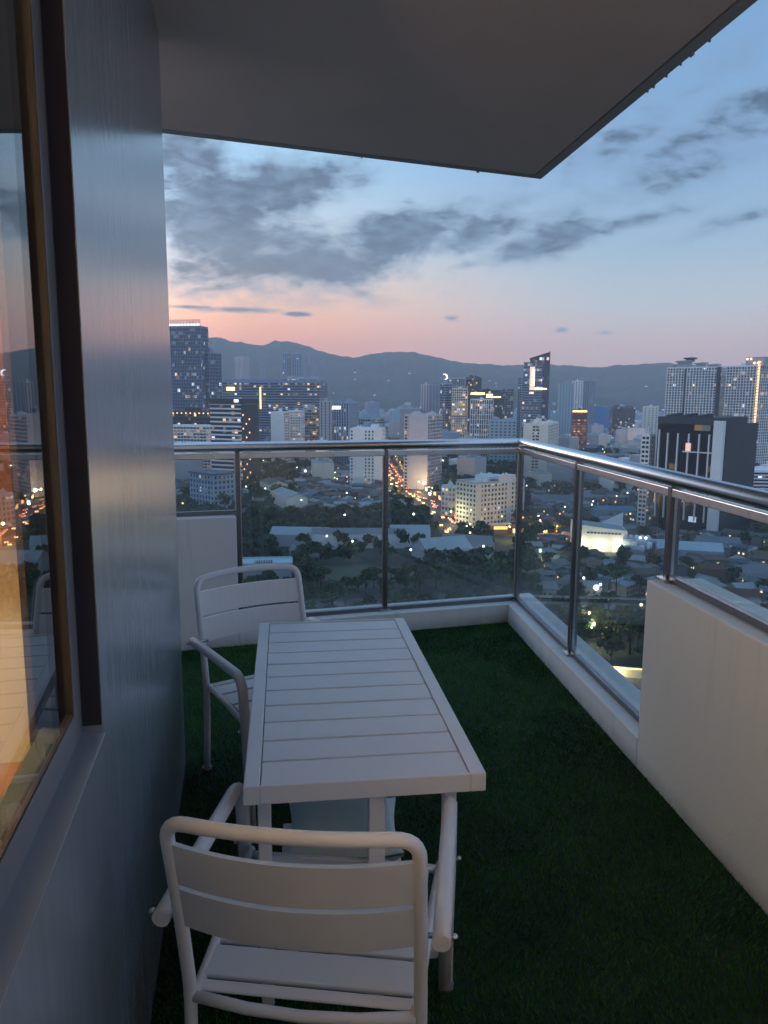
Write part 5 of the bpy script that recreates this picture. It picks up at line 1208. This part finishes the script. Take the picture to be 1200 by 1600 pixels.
# ------------------------------------------------------------------ table
TZ = .700
tb = empty('slatted_table', (-.1328, 2.577, 0), R(7.46), 'long white slatted metal table in the middle of the balcony', 'table')
TL, TW = 1.426/2, .638/2
def bevbox(nm, x0, x1, y0, y1, z0, z1, par, bv=.003, m=WHITE):
    mb = MB(); mb.box(x0, x1, y0, y1, z0, z1); return mb.build(nm, m, par, bevel=bv)
fw = .042
bevbox('frame_rail', -TW, -TW+fw, -TL, TL, TZ-.052, TZ, tb); bevbox('frame_rail', TW-fw, TW, -TL, TL, TZ-.052, TZ, tb)
bevbox('frame_rail', -TW+fw, TW-fw, -TL, -TL+.012, TZ-.052, TZ-.0005, tb); bevbox('frame_rail', -TW+fw, TW-fw, TL-.012, TL, TZ-.052, TZ-.0005, tb)
ns = 11; y0 = -TL+.014; span = 2*TL-.028
for k in range(ns):
    a = y0+span*k/ns; bevbox('slat', -TW+fw+.003, TW-fw-.003, a+(.0052 if k else .0), a+span/ns-.0052, TZ-.022, TZ-.0035+rnd.uniform(-.0005, .0005), tb, .002)
for sx in (-1, 1):
    bevbox('slat_support', sx*.2-.015, sx*.2+.015, -TL+.013, TL-.013, TZ-.045, TZ-.0235, tb)
for sx in (-1, 1):
    for sy in (-1, 1):
        lx = sx*(TW-(.05 if sx < 0 else .08)); bevbox('leg', lx-.018, lx+.018, sy*(TL-.09)-.018, sy*(TL-.09)+.018, .002, TZ-.0525, tb, .004)
bevbox('centre_post', -.022+.03, .022+.03, -TL+.028, -TL+.072, .002, TZ-.0525, tb, .004)
bevbox('stretcher', -TW+.098, TW-.098, -TL+.075, -TL+.1, .10, .125, tb)
bevbox('stretcher', -TW+.098, TW-.098, TL-.1, TL-.075, .10, .125, tb)

# ------------------------------------------------------------------ chairs
def build_chair(label, loc, rz):
    t = empty('patio_chair', loc, rz, label, 'chair')
    w = .25; parts = []
    def add(nm, mb, m=WHITE, bv=0): o = mb.build(nm, m, t, bevel=bv); parts.append(o); return o
    def backy(z): return .225 if z < .42 else .225+.10*((z-.42)/.45)**1.15
    side = [(-w, .255, .0), (-w, .232, .22), (-w, .225, .42), (-w, backy(.6), .6), (-w, backy(.75), .75), (-w, backy(.87), .868)]
    top = [(-w+.5*u, backy(.87)+.045*(1-(2*u-1)**2), .868+.012*(1-(2*u-1)**2)) for u in (.2, .35, .5, .65, .8)]
    path = side+top+[(-x, y, z) for x, y, z in side[::-1]]
    rad = [.05]*len(path); rad[5] = .075; rad[len(path)-6] = .075
    mb = MB(); mb.tube(fillet(path, rad, 6), .0145, 14); add('back_frame', mb)
    for z0, z1 in ((.712, .815), (.600, .700)):
        mb = MB(); n = 16; th = .006
        P = [(-w+.008+(2*w-.016)*k/n) for k in range(n+1)]
        def yy(x, z): u = (x+w)/(2*w); return backy(z)+.045*(1-(2*u-1)**2)
        for k in range(n):
            a, b = P[k], P[k+1]
            f = [(a, yy(a, z0)-th, z0), (b, yy(b, z0)-th, z0), (b, yy(b, z1)-th, z1), (a, yy(a, z1)-th, z1)]
            g_ = [(x, y+2*th, z) for x, y, z in f]
            mb.quad(*f, smooth=True); mb.quad(*g_[::-1], smooth=True); mb.quad(f[3], f[2], g_[2], g_[3]); mb.quad(f[1], f[0], g_[0], g_[1])
        mb.quad((P[0], yy(P[0], z0)-th, z0), (P[0], yy(P[0], z1)-th, z1), (P[0], yy(P[0], z1)+th, z1), (P[0], yy(P[0], z0)+th, z0))
        mb.quad((P[n], yy(P[n], z0)+th, z0), (P[n], yy(P[n], z1)+th, z1), (P[n], yy(P[n], z1)-th, z1), (P[n], yy(P[n], z0)-th, z0))
        add('back_slat', mb)
    for sx in (-1, 1):
        x = sx*(w+.042)
        mb = MB(); mb.tube(fillet([(x, .268, .610), (x, .10, .616), (x, -.285, .622), (x+sx*.0, -.315, .40), (x-sx*.008, -.328, .0)], [0, .1, .07, .2, 0], 7), .0195, 14); add('armrest', mb)
        mb = MB()
        for y, z in ((.248, .611),): mb.tube([(sx*(w-.02), y, z), (x+sx*.026, y, z)], .006, 8)
        mb.sphere((x+sx*.026, .248, .611), .008, 0, 8, 5); mb.sphere((x+sx*.026, -.312, .42), .008, 0, 8, 5)
        add('bolt', mb, BOLT)
        mb = MB(); mb.tube([(sx*(w-.012), .228, .405), (sx*(w+.0), 0, .412), (sx*(w+.018), -.295, .412)], .0125, 10); add('seat_rail', mb)
        for yy_, xx in ((.255, w), (-.328, w+.040)):
            mb = MB(); mb.tube([(sx*xx, yy_, .001), (sx*xx, yy_, .02)], .022, 10); add('foot', mb, mat('grey_rubber', (.2,.2,.2), .8))
    mb = MB(); mb.tube([(-w+.01, .228, .402), (-.12, .243, .397), (0, .248, .395), (.12, .243, .397), (w-.01, .228, .402)], .0125, 10); add('rear_bar', mb)
    mb = MB(); mb.tube([(-w-.02, -.275, .408), (w+.02, -.275, .408)], .0125, 10); add('front_bar', mb)
    ys = [-.285, -.165, -.045, .080, .188, .226]
    for k in range(5):
        a, b = ys[k]+.007, ys[k+1]-.007; mb = MB(); n = 10; ww = w-.012
        za, zb = .424-(.006 if k else 0), .424-(.0 if k == 0 else .006)
        if k == 0: za, zb = .416, .424
        if k == 4: za, zb = .419, .412
        mb.prism([(-ww, a), (ww, a), (ww, b), (-ww, b)], .404, [za, za, zb, zb]); add('seat_slat', mb, bv=.004)
    return t, parts
far, fparts = build_chair('far white patio chair facing the camera across the table, before the low wall', (-.446, 3.176, .003), R(33))
nc = Vector((-.166, 1.457)); rzn = R(173.3); back_off = Matrix.Rotation(rzn, 2) @ Vector((0, .225))
near = copy_tree(far, fparts, (nc.x-back_off.x, nc.y-back_off.y, .003), rzn, 'near white patio chair seen from behind, nearest the viewer with warm light on its back')
# teal cushion on a small stool under the table
st = empty('footstool', (-.13, 2.20, 0), R(6), 'low white footstool under the table carrying the pale cushion', 'stool')
bevbox('stool_top', -.18, .18, -.15, .15, .27, .30, st)
for sx in (-1, 1):
    for sy in (-1, 1): bevbox('leg', sx*.15-.015, sx*.15+.015, sy*.12-.015, sy*.12+.015, .002, .2695, st)
mb = MB(); n = 18; V = []
for s in (1, -1):
    base = len(mb.v)
    for i in range(n+1):
        for j in range(n+1):
            u, v = 2*i/n-1, 2*j/n-1; e = (1-u**4)*(1-v**4); pin = 1-.10*(1-min(1, abs(u)))*0-.07*(1-v*v if abs(u) > .999 else 0)
            x = u*.175*(1-.09*(1-v*v)*abs(u)**6+.0); y = v*.155*(1-.09*(1-u*u)*abs(v)**6)
            mb.v.append((x, y, .052+s*(.004+.055*e**.6)+.02*(abs(u)*abs(v))**3))
    for i in range(n):
        for j in range(n):
            a = base+i*(n+1)+j; f = (a, a+n+1, a+n+2, a+1); mb.f.append(f if s > 0 else f[::-1]); mb.m.append(0); mb.s.append(True)
o = mb.build('cushion', mat('pale_teal_fabric', (.74,.86,.86), .95, noise=.06, scale=20, bump=.2, bscale=200), loc=(-.12, 2.19, .305), rz=R(4)); tag(o, 'pale teal square cushion lying under the table behind the near chair', 'cushion')

# ------------------------------------------------------------------ air
HZ = bpy.data.materials.new('haze_air'); HZ.use_nodes = True; HZ.node_tree.nodes.clear(); g = NG(HZ.node_tree)
pv = g.new('ShaderNodeVolumePrincipled'); g.put(pv.inputs['Color'], (.90,.95,1.0, 1)); g.put(pv.inputs['Density'], 1.5e-4); g.put(pv.inputs['Anisotropy'], .1)
o_ = g.new('ShaderNodeOutputMaterial'); g.l.new(pv.outputs[0], o_.inputs['Volume'])
mb = MB(); mb.box(-6900, 6900, -6900, 6900, CITY-4, 400); o = mb.build('haze', HZ); o['kind'] = 'stuff'; o['label'] = 'blue evening haze lying over the city'
